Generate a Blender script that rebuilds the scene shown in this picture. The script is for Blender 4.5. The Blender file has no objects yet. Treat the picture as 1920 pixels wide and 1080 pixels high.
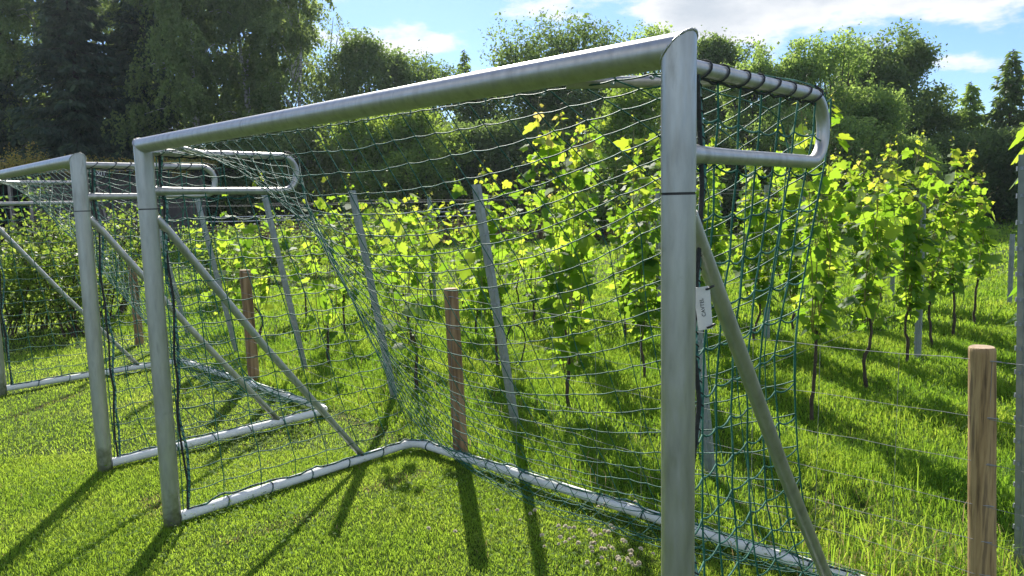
import bpy, math, random
import numpy as np
from mathutils import Matrix, Vector
rad = math.radians
HAZE = .00025
random.seed(7)
RNG = np.random.default_rng(11)
scene = bpy.context.scene
COL = scene.collection

# ------------------------------------------------------------------ camera
F_PX, PITCH, ROLL, EYE = 1391.86, 0.1142, 0.0237, 1.6683
fw = np.array([0, math.cos(PITCH), -math.sin(PITCH)])
rt = np.array([1.0, 0, 0]); dn = np.cross(fw, rt)
r2 = math.cos(ROLL) * rt + math.sin(ROLL) * dn
d2 = -math.sin(ROLL) * rt + math.cos(ROLL) * dn
CAMR = np.array([r2, d2, fw])
cam_d = bpy.data.cameras.new('camera'); cam = bpy.data.objects.new('camera', cam_d); COL.objects.link(cam)
cam_d.sensor_width = 36; cam_d.lens = 36 * F_PX / 1920; cam_d.clip_start = .05; cam_d.clip_end = 2000
M4 = Matrix(((r2[0], -d2[0], -fw[0], 0), (r2[1], -d2[1], -fw[1], 0), (r2[2], -d2[2], -fw[2], EYE), (0, 0, 0, 1)))
cam.matrix_world = M4
scene.camera = cam

def G(px, py, z=0.0):
    """ground point seen at a photo pixel (survey of the site)"""
    v = np.array([(px - 960) / F_PX, (py - 540) / F_PX, 1.0]); w = CAMR.T @ v
    t = (z - EYE) / w[2]
    return np.array([w[0] * t, w[1] * t, z])

def XD(px, d):
    """x of a far thing standing in direction px at distance d"""
    return (px - 960) / F_PX * d * 1.006

# ------------------------------------------------------------------ object helpers
def tag(o, label=None, cat=None, group=None, kind=None):
    if label: o['label'] = label
    if cat: o['category'] = cat
    if group: o['group'] = group
    if kind: o['kind'] = kind
    return o

def empty(name, loc=(0, 0, 0), rz=0, label=None, cat=None, group=None):
    o = bpy.data.objects.new(name, None); COL.objects.link(o)
    o.location = loc; o.rotation_euler = (0, 0, rz); o.empty_display_size = .1
    return tag(o, label, cat, group)

class MB:
    """collects polygons, links them as one mesh object"""
    def __init__(s): s.v = []; s.n = 0; s.f = []; s.m = []; s.sm = []
    def add(s, verts, faces, mat=0, smooth=False):
        verts = np.asarray(verts, float).reshape(-1, 3); faces = np.asarray(faces, np.int64)
        s.v.append(verts); s.f.append(faces + s.n); s.n += len(verts)
        s.m.append(np.full(len(faces), mat, np.int32)); s.sm.append(np.full(len(faces), smooth, bool))
    def build(s, name, mats, parent=None, loc=None):
        me = bpy.data.meshes.new(name)
        V = np.concatenate(s.v) if s.v else np.zeros((0, 3))
        me.vertices.add(len(V)); me.vertices.foreach_set('co', V.ravel())
        tot = np.concatenate([np.full(len(f), f.shape[1], np.int64) for f in s.f])
        li = np.concatenate([f.ravel() for f in s.f])
        st = np.concatenate([[0], np.cumsum(tot)[:-1]])
        me.loops.add(len(li)); me.loops.foreach_set('vertex_index', li)
        me.polygons.add(len(tot)); me.polygons.foreach_set('loop_start', st); me.polygons.foreach_set('loop_total', tot)
        for m in (mats if isinstance(mats, (list, tuple)) else [mats]): me.materials.append(m)
        me.polygons.foreach_set('material_index', np.concatenate(s.m))
        me.polygons.foreach_set('use_smooth', np.concatenate(s.sm))
        me.update(calc_edges=True); me.validate()
        o = bpy.data.objects.new(name, me); COL.objects.link(o)
        if parent is not None: o.parent = parent
        if loc is not None: o.location = loc
        return o
    def tube(s, pts, r, sides=8, mat=0, caps=True, smooth=True, rb=None, up=None):
        P = np.asarray(pts, float); n = len(P)
        r = np.broadcast_to(np.asarray(r, float), (n,)); rb = r if rb is None else np.broadcast_to(np.asarray(rb, float), (n,))
        T = np.gradient(P, axis=0); T /= np.maximum(np.linalg.norm(T, axis=1), 1e-9)[:, None]
        if up is None:
            m = np.abs(P[-1] - P[0]); up = np.eye(3)[int(np.argmin(m))]
        U = up - (T @ up)[:, None] * T; nu = np.linalg.norm(U, axis=1)
        bad = nu < .05
        if bad.any():
            alt = np.array([.37, .51, .77]); U[bad] = alt - (T[bad] @ alt)[:, None] * T[bad]; nu = np.linalg.norm(U, axis=1)
        U /= nu[:, None]; W = np.cross(T, U)
        a = np.arange(sides) * 2 * math.pi / sides
        V = P[:, None] + r[:, None, None] * np.cos(a)[None, :, None] * U[:, None] + rb[:, None, None] * np.sin(a)[None, :, None] * W[:, None]
        i = np.arange(n - 1)[:, None] * sides; j = np.arange(sides)[None]; k = (j + 1) % sides
        q = np.stack([i + j, i + k, i + sides + k, i + sides + j], -1).reshape(-1, 4)
        s.add(V.reshape(-1, 3), q, mat, smooth)
        if caps and sides > 2:
            s.add(V[0][::-1], [list(range(sides))], mat); s.add(V[-1], [list(range(sides))], mat)
    def box(s, c, size, mat=0, R=None):
        x, y, z = [d / 2 for d in size]
        v = np.array([(-x, -y, -z), (x, -y, -z), (x, y, -z), (-x, y, -z), (-x, -y, z), (x, -y, z), (x, y, z), (-x, y, z)])
        if R is not None: v = v @ np.asarray(R).T
        s.add(v + np.asarray(c), [(0, 3, 2, 1), (4, 5, 6, 7), (0, 1, 5, 4), (1, 2, 6, 5), (2, 3, 7, 6), (3, 0, 4, 7)], mat)
    def inst(s, tv, tf, pos, Rm, sc, mat=0, smooth=False):
        """many copies of a small template in one go"""
        tv = np.asarray(tv, float); tf = np.asarray(tf, np.int64); N = len(pos)
        if N == 0: return
        sc = np.broadcast_to(np.asarray(sc, float), (N,)) if np.ndim(sc) < 2 else sc
        L = tv[None] * (sc[:, None, None] if sc.ndim == 1 else sc[:, None, :])
        V = np.einsum('nij,nkj->nki', Rm, L) + pos[:, None]
        Fc = tf[None] + (np.arange(N) * len(tv))[:, None, None]
        s.add(V.reshape(-1, 3), Fc.reshape(-1, tf.shape[1]), mat, smooth)

def frames(fwd, up):
    """rotation matrices: local y -> fwd, local z -> close to up"""
    y = fwd / np.maximum(np.linalg.norm(fwd, axis=1), 1e-9)[:, None]
    x = np.cross(y, up); nx = np.linalg.norm(x, axis=1); x[nx < 1e-4] = [1, 0, 0]; x /= np.maximum(np.linalg.norm(x, axis=1), 1e-9)[:, None]
    z = np.cross(x, y)
    return np.stack([x, y, z], 2)

def rand_dirs(n, rng=RNG):
    d = rng.normal(size=(n, 3)); return d / np.linalg.norm(d, axis=1)[:, None]

def curve_pts(ctrl, n):
    """smooth resampling (Catmull-Rom) by arc length"""
    P = np.asarray(ctrl, float); Q = np.vstack([2 * P[0] - P[1], P, 2 * P[-1] - P[-2]]); out = []
    for i in range(1, len(Q) - 2):
        t = np.linspace(0, 1, 16, endpoint=False)[:, None]; a, b, c, d = Q[i - 1], Q[i], Q[i + 1], Q[i + 2]
        out.append(.5 * ((2 * b) + (c - a) * t + (2 * a - 5 * b + 4 * c - d) * t ** 2 + (3 * b - a - 3 * c + d) * t ** 3))
    out = np.vstack(out + [P[-1:]])
    return resample(out, n)

def resample(P, n):
    P = np.asarray(P, float); L = np.concatenate([[0], np.cumsum(np.linalg.norm(np.diff(P, axis=0), axis=1))])
    t = np.linspace(0, L[-1], n)
    return np.stack([np.interp(t, L, P[:, k]) for k in range(P.shape[1])], 1)

# ------------------------------------------------------------------ materials
def mat(name):
    m = bpy.data.materials.new(name); m.use_nodes = True; nt = m.node_tree; nt.nodes.clear()
    out = nt.nodes.new('ShaderNodeOutputMaterial')
    return m, nt, out
def N(nt, t, **k):
    n = nt.nodes.new(t)
    for a, b in k.items():
        if a in n.inputs: n.inputs[a].default_value = b
        else: setattr(n, a, b)
    return n
def ramp(nt, fac, stops):
    r = nt.nodes.new('ShaderNodeValToRGB'); e = r.color_ramp.elements
    while len(e) < len(stops): e.new(.5)
    for i, (p, c) in enumerate(stops): e[i].position = p; e[i].color = (*c, 1)
    nt.links.new(fac, r.inputs[0]); return r.outputs[0]
def noise(nt, scale, detail=4, coord='Object', stretch=None, rough=.55):
    tc = nt.nodes.new('ShaderNodeTexCoord'); n = N(nt, 'ShaderNodeTexNoise', Scale=scale, Detail=detail, Roughness=rough)
    src = tc.outputs[coord]
    if stretch:
        mp = nt.nodes.new('ShaderNodeMapping'); mp.inputs['Scale'].default_value = stretch; nt.links.new(src, mp.inputs[0]); src = mp.outputs[0]
    nt.links.new(src, n.inputs['Vector']); return n.outputs['Fac']
def bump(nt, h, strength, dist=.01):
    b = N(nt, 'ShaderNodeBump', Strength=strength, Distance=dist); nt.links.new(h, b.inputs['Height']); return b.outputs[0]

def pbr(name, stops, scale=8, rough=.6, metal=0, bmp=0, bscale=60, stretch=None, rough2=None, spec=.5, bdist=.005, detail=5):
    m, nt, out = mat(name); p = nt.nodes.new('ShaderNodeBsdfPrincipled')
    nz = noise(nt, scale, detail, stretch=stretch)
    nt.links.new(ramp(nt, nz, stops), p.inputs['Base Color'])
    p.inputs['Roughness'].default_value = rough; p.inputs['Metallic'].default_value = metal; p.inputs['Specular IOR Level'].default_value = spec
    if rough2 is not None:
        mr = N(nt, 'ShaderNodeMapRange'); mr.inputs[3].default_value = rough; mr.inputs[4].default_value = rough2
        mr.inputs[1].default_value = .3; mr.inputs[2].default_value = .7
        nt.links.new(noise(nt, scale * 2.3, 5, stretch=stretch), mr.inputs[0]); nt.links.new(mr.outputs[0], p.inputs['Roughness'])
    if bmp: nt.links.new(bump(nt, noise(nt, bscale, 4, stretch=stretch), bmp, bdist), p.inputs['Normal'])
    nt.links.new(p.outputs[0], out.inputs[0]); return m

def leafmat(name, stops, tstops, fac=.5, rough=.4, spec=.5, big=None):
    """thin leaf: reflects one colour, lets another through; each leaf its own tint"""
    m, nt, out = mat(name)
    g = nt.nodes.new('ShaderNodeNewGeometry'); src = g.outputs['Random Per Island']
    if big:
        mx = N(nt, 'ShaderNodeMix', data_type='FLOAT'); mx.inputs[0].default_value = .55
        mr = N(nt, 'ShaderNodeMapRange'); mr.inputs[1].default_value = .3; mr.inputs[2].default_value = .7
        nt.links.new(noise(nt, big, 3), mr.inputs[0])
        nt.links.new(src, mx.inputs[2]); nt.links.new(mr.outputs[0], mx.inputs[3]); src = mx.outputs[0]
    p = nt.nodes.new('ShaderNodeBsdfPrincipled'); p.inputs['Roughness'].default_value = rough; p.inputs['Specular IOR Level'].default_value = spec
    t = nt.nodes.new('ShaderNodeBsdfTranslucent')
    nt.links.new(ramp(nt, src, stops), p.inputs['Base Color']); nt.links.new(ramp(nt, src, tstops), t.inputs[0])
    mx = nt.nodes.new('ShaderNodeMixShader'); mx.inputs[0].default_value = fac
    nt.links.new(p.outputs[0], mx.inputs[1]); nt.links.new(t.outputs[0], mx.inputs[2]); nt.links.new(mx.outputs[0], out.inputs[0])
    return m

ALU = pbr('brushed_aluminium', [(.25, (.35, .345, .325)), (.42, (.45, .445, .42)), (.6, (.52, .515, .485)), (.72, (.39, .385, .36))], 5, .34, .8, .06, 180, (6, 6, 1.2), .52, bdist=.001, detail=9)
def soil_foot(m):
    """mud splash and grass stain on the lowest hand's width of the frame"""
    nt = m.node_tree; p = next(n for n in nt.nodes if n.type == 'BSDF_PRINCIPLED'); src = p.inputs['Base Color'].links[0].from_socket
    tc = nt.nodes.new('ShaderNodeTexCoord'); sp_ = nt.nodes.new('ShaderNodeSeparateXYZ'); nt.links.new(tc.outputs['Object'], sp_.inputs[0])
    mr = N(nt, 'ShaderNodeMapRange'); mr.inputs[1].default_value = .26; mr.inputs[2].default_value = .0; mr.inputs[3].default_value = 0; mr.inputs[4].default_value = .5; nt.links.new(sp_.outputs[2], mr.inputs[0])
    ad = N(nt, 'ShaderNodeMath', operation='ADD'); nt.links.new(mr.outputs[0], ad.inputs[0]); nt.links.new(noise(nt, 14, 7), ad.inputs[1])
    st = N(nt, 'ShaderNodeMapRange'); st.inputs[1].default_value = .66; st.inputs[2].default_value = .95; st.inputs[4].default_value = .8; nt.links.new(ad.outputs[0], st.inputs[0])
    mx = N(nt, 'ShaderNodeMix', data_type='RGBA'); mx.inputs[7].default_value = (.13, .13, .075, 1); nt.links.new(st.outputs[0], mx.inputs[0]); nt.links.new(src, mx.inputs[6]); nt.links.new(mx.outputs[2], p.inputs['Base Color'])
soil_foot(ALU)
ALU_ROUGH = pbr('weathered_aluminium', [(.3, (.74, .74, .74)), (.6, (.85, .85, .84)), (.75, (.6, .6, .58))], 7, .6, 0, .25, 90, None, .8, bdist=.002, spec=.2)
WELD = pbr('weld', [(.3, (.35, .35, .34)), (.7, (.6, .6, .58))], 60, .45, 1, .6, 200)
GROOVE = pbr('joint_shadow_gap', [(.3, (.02, .02, .02)), (.7, (.05, .05, .05))], 30, .8)
STEEL = pbr('galvanised_steel', [(.3, (.28, .31, .33)), (.55, (.36, .39, .41)), (.75, (.46, .48, .49))], 14, .45, .6, .1, 60, None, .65)
WIRE = pbr('fence_wire', [(.3, (.26, .27, .26)), (.7, (.4, .4, .39))], 20, .75, .4, spec=.2)
CORD = pbr('green_net_cord', [(.3, (.01, .075, .05)), (.55, (.025, .13, .092)), (.72, (.1, .25, .2))], 7, .6, 0, .4, 500, spec=.22)
ROPE_D = pbr('black_rope', [(.3, (.008, .01, .011)), (.7, (.03, .035, .035))], 60, .7, 0, .6, 300)
ROPE_T = pbr('teal_rope', [(.35, (.01, .05, .05)), (.5, (.05, .22, .18)), (.62, (.3, .42, .36))], 45, .6, 0, .6, 300)
PALEWOOD = pbr('new_post_wood', [(.34, (.11, .068, .028)), (.44, (.31, .2, .085)), (.56, (.44, .3, .135)), (.66, (.21, .14, .068))], 9, .75, 0, .5, 30, (5, 5, .35), bdist=.006)
DARKWOOD = pbr('weathered_post_wood', [(.35, (.1, .058, .028)), (.5, (.25, .15, .07)), (.65, (.37, .24, .125))], 6, .8, 0, .5, 30, (5, 5, .35), bdist=.006)
ENDGRAIN = pbr('post_end_grain', [(.3, (.3, .2, .12)), (.7, (.5, .38, .26))], 40, .85)
BARK = pbr('vine_bark', [(.3, (.03, .022, .015)), (.7, (.1, .075, .05))], 40, .9, 0, .8, 80, (1, 1, .3))
SHOOT = pbr('vine_shoot', [(.3, (.12, .13, .03)), (.7, (.25, .2, .07))], 12, .55)
TBARK = pbr('tree_bark', [(.3, (.025, .02, .016)), (.7, (.085, .07, .055))], 6, .9, 0, .8, 12, (1, 1, .25), bdist=.03)
BIRCHBARK = pbr('birch_bark', [(.35, (.05, .05, .045)), (.5, (.42, .41, .38)), (.8, (.6, .59, .55))], 3, .8, 0, .3, 12, (1, 1, 4))
VLEAF = leafmat('vine_leaf', [(0, (.02, .06, .014)), (.6, (.05, .12, .018)), (1, (.1, .18, .02))], [(0, (.24, .46, .025)), (.6, (.46, .7, .045)), (1, (.7, .83, .08))], .52, .6, .22)
VYOUNG = leafmat('young_vine_leaf', [(0, (.1, .17, .025)), (.7, (.2, .24, .04)), (1, (.3, .2, .09))], [(0, (.5, .66, .04)), (.7, (.7, .76, .06)), (1, (.72, .56, .16))], .55, .6, .2)
BUSHLEAF = leafmat('bush_leaf', [(0, (.02, .05, .014)), (1, (.08, .13, .03))], [(0, (.2, .38, .035)), (1, (.54, .66, .09))], .45, .5, .3)
GOLDLEAF = leafmat('golden_leaf', [(0, (.16, .17, .03)), (.6, (.3, .25, .05)), (1, (.35, .2, .07))], [(0, (.45, .45, .05)), (1, (.8, .6, .12))], .5)
GRASS = leafmat('lawn_blade', [(0, (.06, .125, .02)), (.6, (.105, .185, .03)), (1, (.18, .24, .055))], [(0, (.33, .55, .04)), (.6, (.54, .74, .065)), (1, (.76, .84, .14))], .52, .6, .18, big=1.3)
TALLGRASS = leafmat('tall_blade', [(0, (.03, .095, .013)), (.6, (.058, .15, .018)), (1, (.11, .2, .03))], [(0, (.2, .41, .028)), (.6, (.39, .58, .045)), (1, (.62, .7, .085))], .5, .6, .18, big=.9)
DRYGRASS = leafmat('dry_blade', [(0, (.2, .14, .06)), (1, (.4, .3, .14))], [(0, (.35, .26, .1)), (1, (.6, .46, .22))], .4, .6, .3)
OAKLEAF = leafmat('oak_leaf', [(0, (0.036, 0.073, 0.032)), (.6, (0.069, 0.120, 0.048)), (1, (0.130, 0.189, 0.064))], [(0, (0.130, 0.240, 0.046)), (1, (0.455, 0.618, 0.127))], .42, .6, .25, big=.35)
SPRUCELEAF = leafmat('spruce_needles', [(0, (0.029, 0.058, 0.048)), (.7, (0.053, 0.092, 0.062)), (1, (0.098, 0.147, 0.073))], [(0, (0.065, 0.120, 0.055)), (1, (0.260, 0.343, 0.109))], .3, .6, .25, big=.4)
BIRCHLEAF = leafmat('birch_leaf', [(0, (0.053, 0.092, 0.043)), (.6, (0.098, 0.150, 0.062)), (1, (0.179, 0.240, 0.091))], [(0, (0.195, 0.309, 0.073)), (1, (0.585, 0.721, 0.182))], .45, .6, .25, big=.4)
WILLOWLEAF = leafmat('willow_leaf', [(0, (0.057, 0.112, 0.041)), (.6, (0.114, 0.189, 0.066)), (1, (0.195, 0.292, 0.101))], [(0, (0.244, 0.412, 0.073)), (1, (0.715, 0.927, 0.182))], .45, .6, .25, big=.5)
LIGHTLEAF = leafmat('sunlit_shrub_leaf', [(0, (0.033, 0.077, 0.022)), (.6, (0.081, 0.154, 0.036)), (1, (0.163, 0.240, 0.055))], [(0, (0.195, 0.378, 0.046)), (1, (0.650, 0.824, 0.109))], .45, .6, .25, big=.6)
SHEDWALL = pbr('dark_stained_boards', [(.3, (.035, .03, .028)), (.7, (.075, .064, .058))], 2, .7, 0, .4, 20, (6, 6, .4))
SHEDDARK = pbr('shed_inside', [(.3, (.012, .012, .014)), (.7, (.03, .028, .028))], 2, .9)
ROOFMAT = pbr('roofing_felt', [(.3, (.03, .03, .03)), (.7, (.07, .065, .06))], 6, .9)
POSTGREY = pbr('silvered_timber', [(.3, (.18, .16, .14)), (.7, (.34, .31, .28))], 4, .85, 0, .4, 30, (4, 4, .3))
BLACKPL = pbr('black_plastic', [(.3, (.008, .008, .01)), (.7, (.02, .02, .022))], 12, .5)
WHITEPL = pbr('white_plastic', [(.3, (.68, .69, .68)), (.7, (.82, .82, .8))], 30, .5)
INK = pbr('dark_ink', [(.3, (.03, .04, .04)), (.7, (.1, .11, .11))], 90, .7)
TAPE = pbr('fence_tape', [(.3, (.5, .5, .5)), (.7, (.75, .75, .74))], 10, .6)
ORANGE = pbr('orange_plastic', [(.3, (.5, .1, .03)), (.7, (.7, .2, .06))], 20, .5)
TERRA = pbr('reddish_stake_wood', [(.3, (.18, .07, .03)), (.7, (.35, .16, .07))], 8, .8, 0, .3, 30, (4, 4, .4))
FLOWER = leafmat('clover_floret', [(0, (.62, .52, .38)), (.5, (.8, .74, .6)), (1, (.85, .82, .72))], [(0, (.6, .5, .35)), (1, (.85, .8, .66))], .3, .7, .2)
GRAVEL = pbr('pale_gravel', [(.3, (.25, .24, .24)), (.7, (.5, .49, .48))], 60, .9, 0, .5, 80)

# ground: soil and thatch under the blades
def ground_mat():
    m, nt, out = mat('turf'); p = nt.nodes.new('ShaderNodeBsdfPrincipled'); p.inputs['Roughness'].default_value = .95; p.inputs['Specular IOR Level'].default_value = .1
    a = ramp(nt, noise(nt, 3.2, 6), [(.3, (.035, .065, .012)), (.5, (.055, .095, .016)), (.7, (.09, .12, .024))])
    b = ramp(nt, noise(nt, 45, 4), [(.35, (.5, .5, .5)), (.65, (1.1, 1.1, 1.1))])
    mx = N(nt, 'ShaderNodeMix', data_type='RGBA', blend_type='MULTIPLY'); mx.inputs[0].default_value = 1
    nt.links.new(a, mx.inputs[6]); nt.links.new(b, mx.inputs[7]); nt.links.new(mx.outputs[2], p.inputs['Base Color'])
    nt.links.new(bump(nt, noise(nt, 30, 5), .8, .05), p.inputs['Normal']); nt.links.new(p.outputs[0], out.inputs[0]); return m
TURF = ground_mat()

# ------------------------------------------------------------------ world and sun
SUN_EL, SUN_AZ = rad(35), rad(-8)
w = bpy.data.worlds.new('World'); scene.world = w; w.use_nodes = True; nt = w.node_tree; nt.nodes.clear()
wo = nt.nodes.new('ShaderNodeOutputWorld'); bg = nt.nodes.new('ShaderNodeBackground'); bg.inputs[1].default_value = .1
sky = nt.nodes.new('ShaderNodeTexSky'); sky.sky_type = 'NISHITA'; sky.sun_disc = False
sky.sun_elevation = SUN_EL; sky.sun_rotation = SUN_AZ; sky.air_density = 1.0; sky.dust_density = .25; sky.ozone_density = 2.5
L = nt.links.new
tc = nt.nodes.new('ShaderNodeTexCoord'); sp = nt.nodes.new('ShaderNodeSeparateXYZ'); L(tc.outputs['Generated'], sp.inputs[0])
def mth(op, a, b=None, c=None, clamp=False):
    n = nt.nodes.new('ShaderNodeMath'); n.operation = op; n.use_clamp = clamp
    for i, v in enumerate((a, b, c)):
        if v is None: continue
        if isinstance(v, (int, float)): n.inputs[i].default_value = v
        else: L(v, n.inputs[i])
    return n.outputs[0]
U = mth('ARCTAN2', sp.outputs[0], sp.outputs[1]); Vv = mth('ARCSINE', sp.outputs[2])
cx = nt.nodes.new('ShaderNodeCombineXYZ'); L(U, cx.inputs[0]); L(mth('MULTIPLY', Vv, 2.3), cx.inputs[1])
nz = N(nt, 'ShaderNodeTexNoise', Scale=5.2, Detail=9, Roughness=.58); L(cx.outputs[0], nz.inputs['Vector'])
fine = N(nt, 'ShaderNodeTexNoise', Scale=17, Detail=8, Roughness=.6); L(cx.outputs[0], fine.inputs['Vector'])
mask = None
for (u0, v0, su, sv, amp) in [(.36, .245, .18, .05, .36), (.5, .23, .14, .04, .36), (.23, .235, .05, .03, .25), (.28, .215, .07, .03, .25), (.6, .215, .08, .02, .22), (.02, .24, .05, .012, .15), (-.13, .2, .08, .022, .4), (.13, .275, .12, .026, .46), (-.2, .28, .06, .018, .4), (.53, .145, .05, .016, .33),
                              (.24, .23, .05, .03, .2), (-.5, .33, .3, .06, .2), (.7, .4, .4, .08, .2), (-.05, .75, .9, .2, .25), (1.6, .5, .6, .25, .4), (-1.7, .5, .6, .25, .4), (2.9, .55, .7, .3, .4), (-2.9, .55, .7, .3, .4), (.7, 1.1, 1.2, .2, .3), (.0, .16, .05, .012, .2)]:  # wide high, side and rear patches: unseen clouds added to raise the fill light
    a = mth('DIVIDE', mth('SUBTRACT', U, u0), su); b = mth('DIVIDE', mth('SUBTRACT', Vv, v0), sv)
    e = mth('MULTIPLY', mth('EXPONENT', mth('MULTIPLY', mth('ADD', mth('MULTIPLY', a, a), mth('MULTIPLY', b, b)), -1)), amp)
    mask = e if mask is None else mth('ADD', mask, e)
dens = mth('ADD', mth('ADD', mth('MULTIPLY', nz.outputs['Fac'], 1.15), mth('MULTIPLY', fine.outputs['Fac'], .75)), mask)
mr = N(nt, 'ShaderNodeMapRange', interpolation_type='SMOOTHSTEP'); mr.inputs[1].default_value = 1.03; mr.inputs[2].default_value = 1.3; L(dens, mr.inputs[0])
mg = N(nt, 'ShaderNodeMapRange'); mg.inputs[1].default_value = 1.2; mg.inputs[2].default_value = 1.8; L(dens, mg.inputs[0])
cr = ramp(nt, mg.outputs[0], [(0, (5.5, 5.6, 5.7)), (.2, (5.2, 5.3, 5.45)), (.6, (4.1, 4.35, 4.7)), (1, (3.4, 3.75, 4.2))])
mix = N(nt, 'ShaderNodeMix', data_type='RGBA'); L(mr.outputs[0], mix.inputs[0]); tint = N(nt, 'ShaderNodeMix', data_type='RGBA', blend_type='MULTIPLY'); tint.inputs[0].default_value = 1; tint.inputs[7].default_value = (.54, .65, .86, 1); L(sky.outputs[0], tint.inputs[6]); L(tint.outputs[2], mix.inputs[6]); L(cr, mix.inputs[7])
L(mix.outputs[2], bg.inputs[0]); L(bg.outputs[0], wo.inputs[0])
sl = bpy.data.lights.new('sun', 'SUN'); sl.energy = 4.8; sl.angle = rad(.5); sl.color = (1, .95, .86)
so = bpy.data.objects.new('sun', sl); COL.objects.link(so)
sd = Vector((math.sin(SUN_AZ) * math.cos(SUN_EL), math.cos(SUN_AZ) * math.cos(SUN_EL), math.sin(SUN_EL)))
so.rotation_euler = sd.to_track_quat('Z', 'Y').to_euler(); so.location = (0, 0, 30)

# ------------------------------------------------------------------ ground
def ground_h(x, y):
    return .018 * np.sin(x * 1.7 + .4) * np.sin(y * 1.3) + .008 * np.sin(x * 4.1 + y * 2.7)
FENCE_A, FENCE_D = np.array([-.37, 4.84]), np.array([-.69, .724])          # wire fence line
FENCE_N = np.array([.724, .69])
def beyond(x, y): return (x - FENCE_A[0]) * FENCE_N[0] + (y - FENCE_A[1]) * FENCE_N[1]
g = MB()
xs = np.concatenate([np.linspace(-300, -14, 12), np.linspace(-12, 14, 105), np.linspace(16, 300, 12)])
ys = np.concatenate([np.linspace(-40, 0, 6), np.linspace(.5, 16, 65), np.linspace(17, 60, 20), np.linspace(70, 350, 10)])
X, Y = np.meshgrid(xs, ys); Z = ground_h(X, Y) - .012
Z = Z * (np.abs(X) < 13) * (Y < 20) - .012 * ((np.abs(X) >= 13) | (Y >= 20))
nx_, ny_ = len(xs), len(ys); ii, jj = np.meshgrid(np.arange(nx_ - 1), np.arange(ny_ - 1)); b0 = (jj * nx_ + ii).ravel()
g.add(np.stack([X, Y, Z], -1).reshape(-1, 3), np.stack([b0, b0 + 1, b0 + nx_ + 1, b0 + nx_], 1), 0, True)
tag(g.build('ground', TURF), kind='structure')

# worn strips in the lawn where the goals stood before
STRIPS = [(G(417, 1020), G(590, 968), .07), (G(690, 926), G(800, 880), .08), (G(20, 778), G(150, 736), .08), (G(640, 772), G(735, 815), .1), (G(280, 930), G(310, 960), .08)]
def strip_dist(P):
    d = np.full(len(P), 9.0)
    for a, b, wd in STRIPS:
        a, b = a[:2], b[:2]; t = np.clip(((P - a) @ (b - a)) / ((b - a) @ (b - a)), 0, 1)
        d = np.minimum(d, np.linalg.norm(P - (a + t[:, None] * (b - a)), axis=1) / wd)
    return d

def wedge(n, y0, y1, m=.74, pad=.8):
    """random ground points in front of the camera, even over the area"""
    y = np.sqrt(RNG.uniform(y0 ** 2, y1 ** 2, n)); x = RNG.uniform(-1, 1, n) * (y * m + pad)
    return np.stack([x, y], 1)

def blades(mb, P, h, wd, lean=.5, m=0, curl=.5):
    n = len(P); az = RNG.uniform(0, 2 * math.pi, n); d = np.stack([np.cos(az), np.sin(az)], 1)
    fa = RNG.uniform(0, 2 * math.pi, n); s = np.stack([np.cos(fa), np.sin(fa)], 1) * (wd / 2)[:, None]
    ln = np.abs(RNG.normal(0, lean, n)); z0 = ground_h(P[:, 0], P[:, 1]) * (P[:, 1] < 16) - .015
    up = np.cos(np.minimum(ln, 1.3)); ou = np.sin(np.minimum(ln, 1.3))
    base = np.column_stack([P, z0])
    mid = base + np.column_stack([d * (ou * h * .4)[:, None], up * h * .6])
    tip = base + np.column_stack([d * ((ou + curl * RNG.uniform(0, 1, n)) * h)[:, None], up * h * (1 - .25 * curl)])
    s3 = np.column_stack([s, np.zeros(n)])
    V = np.stack([base - s3, base + s3, mid + s3 * .8, mid - s3 * .8, tip], 1)
    o = (np.arange(n) * 5)[:, None]
    # one island per blade: quad and tip share vertices
    st = mb.n; mb.v.append(V.reshape(-1, 3)); mb.n += n * 5
    for arr in (o + np.array([[0, 1, 2, 3]]), o + np.array([[3, 2, 4]])):
        mb.f.append(arr + st); mb.m.append(np.full(n, m, np.int32)); mb.sm.append(np.ones(n, bool))

def vnoise(P, sc, seed=0):
    x, y = P[:, 0] * sc + seed * 7.1, P[:, 1] * sc - seed * 3.3
    return .5 + .25 * (np.sin(x * 1.0 + 1.7 * np.sin(y * .7)) * np.cos(y * 1.1 + 1.3 * np.sin(x * .6)) + np.sin(x * 2.3 + y * 1.9 + seed) * .6)

lawn = MB()
for (n, a, b, h, wd) in [(420000, 2.1, 5.0, .031, .0034), (220000, 5.0, 9.0, .034, .005), (70000, 9.0, 15, .05, .011), (50000, 15, 32, .06, .03)]:
    P = wedge(n, a, b); bd = beyond(P[:, 0], P[:, 1]); P = P[bd < .12 + .25 * vnoise(P, 3.0)]
    sd_ = strip_dist(P) + RNG.normal(0, .25, len(P)); P = P[(sd_ > 1) | (RNG.uniform(size=len(P)) < .5)]
    k = RNG.uniform(.55, 1.25, len(P)) * (.7 + .6 * vnoise(P, 2.2, 1))
    blades(lawn, P, h * k, wd * RNG.uniform(.7, 1.3, len(P)), .85, 0)
for i in range(9):                                                        # dry straw in the worn strips
    pass
Ps = []
for a, b, wd in STRIPS:
    t = RNG.uniform(0, 1, 400)[:, None]; Ps.append(a[:2] + t * (b - a)[:2] + RNG.normal(0, wd * .6, (400, 2)))
Ps = np.vstack(Ps); blades(lawn, Ps, RNG.uniform(.012, .03, len(Ps)), np.full(len(Ps), .004), 1.2, 1)
P = wedge(3000, 2.1, 8); P = P[(beyond(P[:, 0], P[:, 1]) < .1) & (vnoise(P, 1.4, 4) > .45)]
blades(lawn, P, RNG.uniform(.02, .045, len(P)), np.full(len(P), .0045), .9, 1)
tag(lawn.build('lawn_grass', [GRASS, DRYGRASS]), 'short mown green lawn in front of and under the goals', 'grass', kind='stuff')

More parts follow.
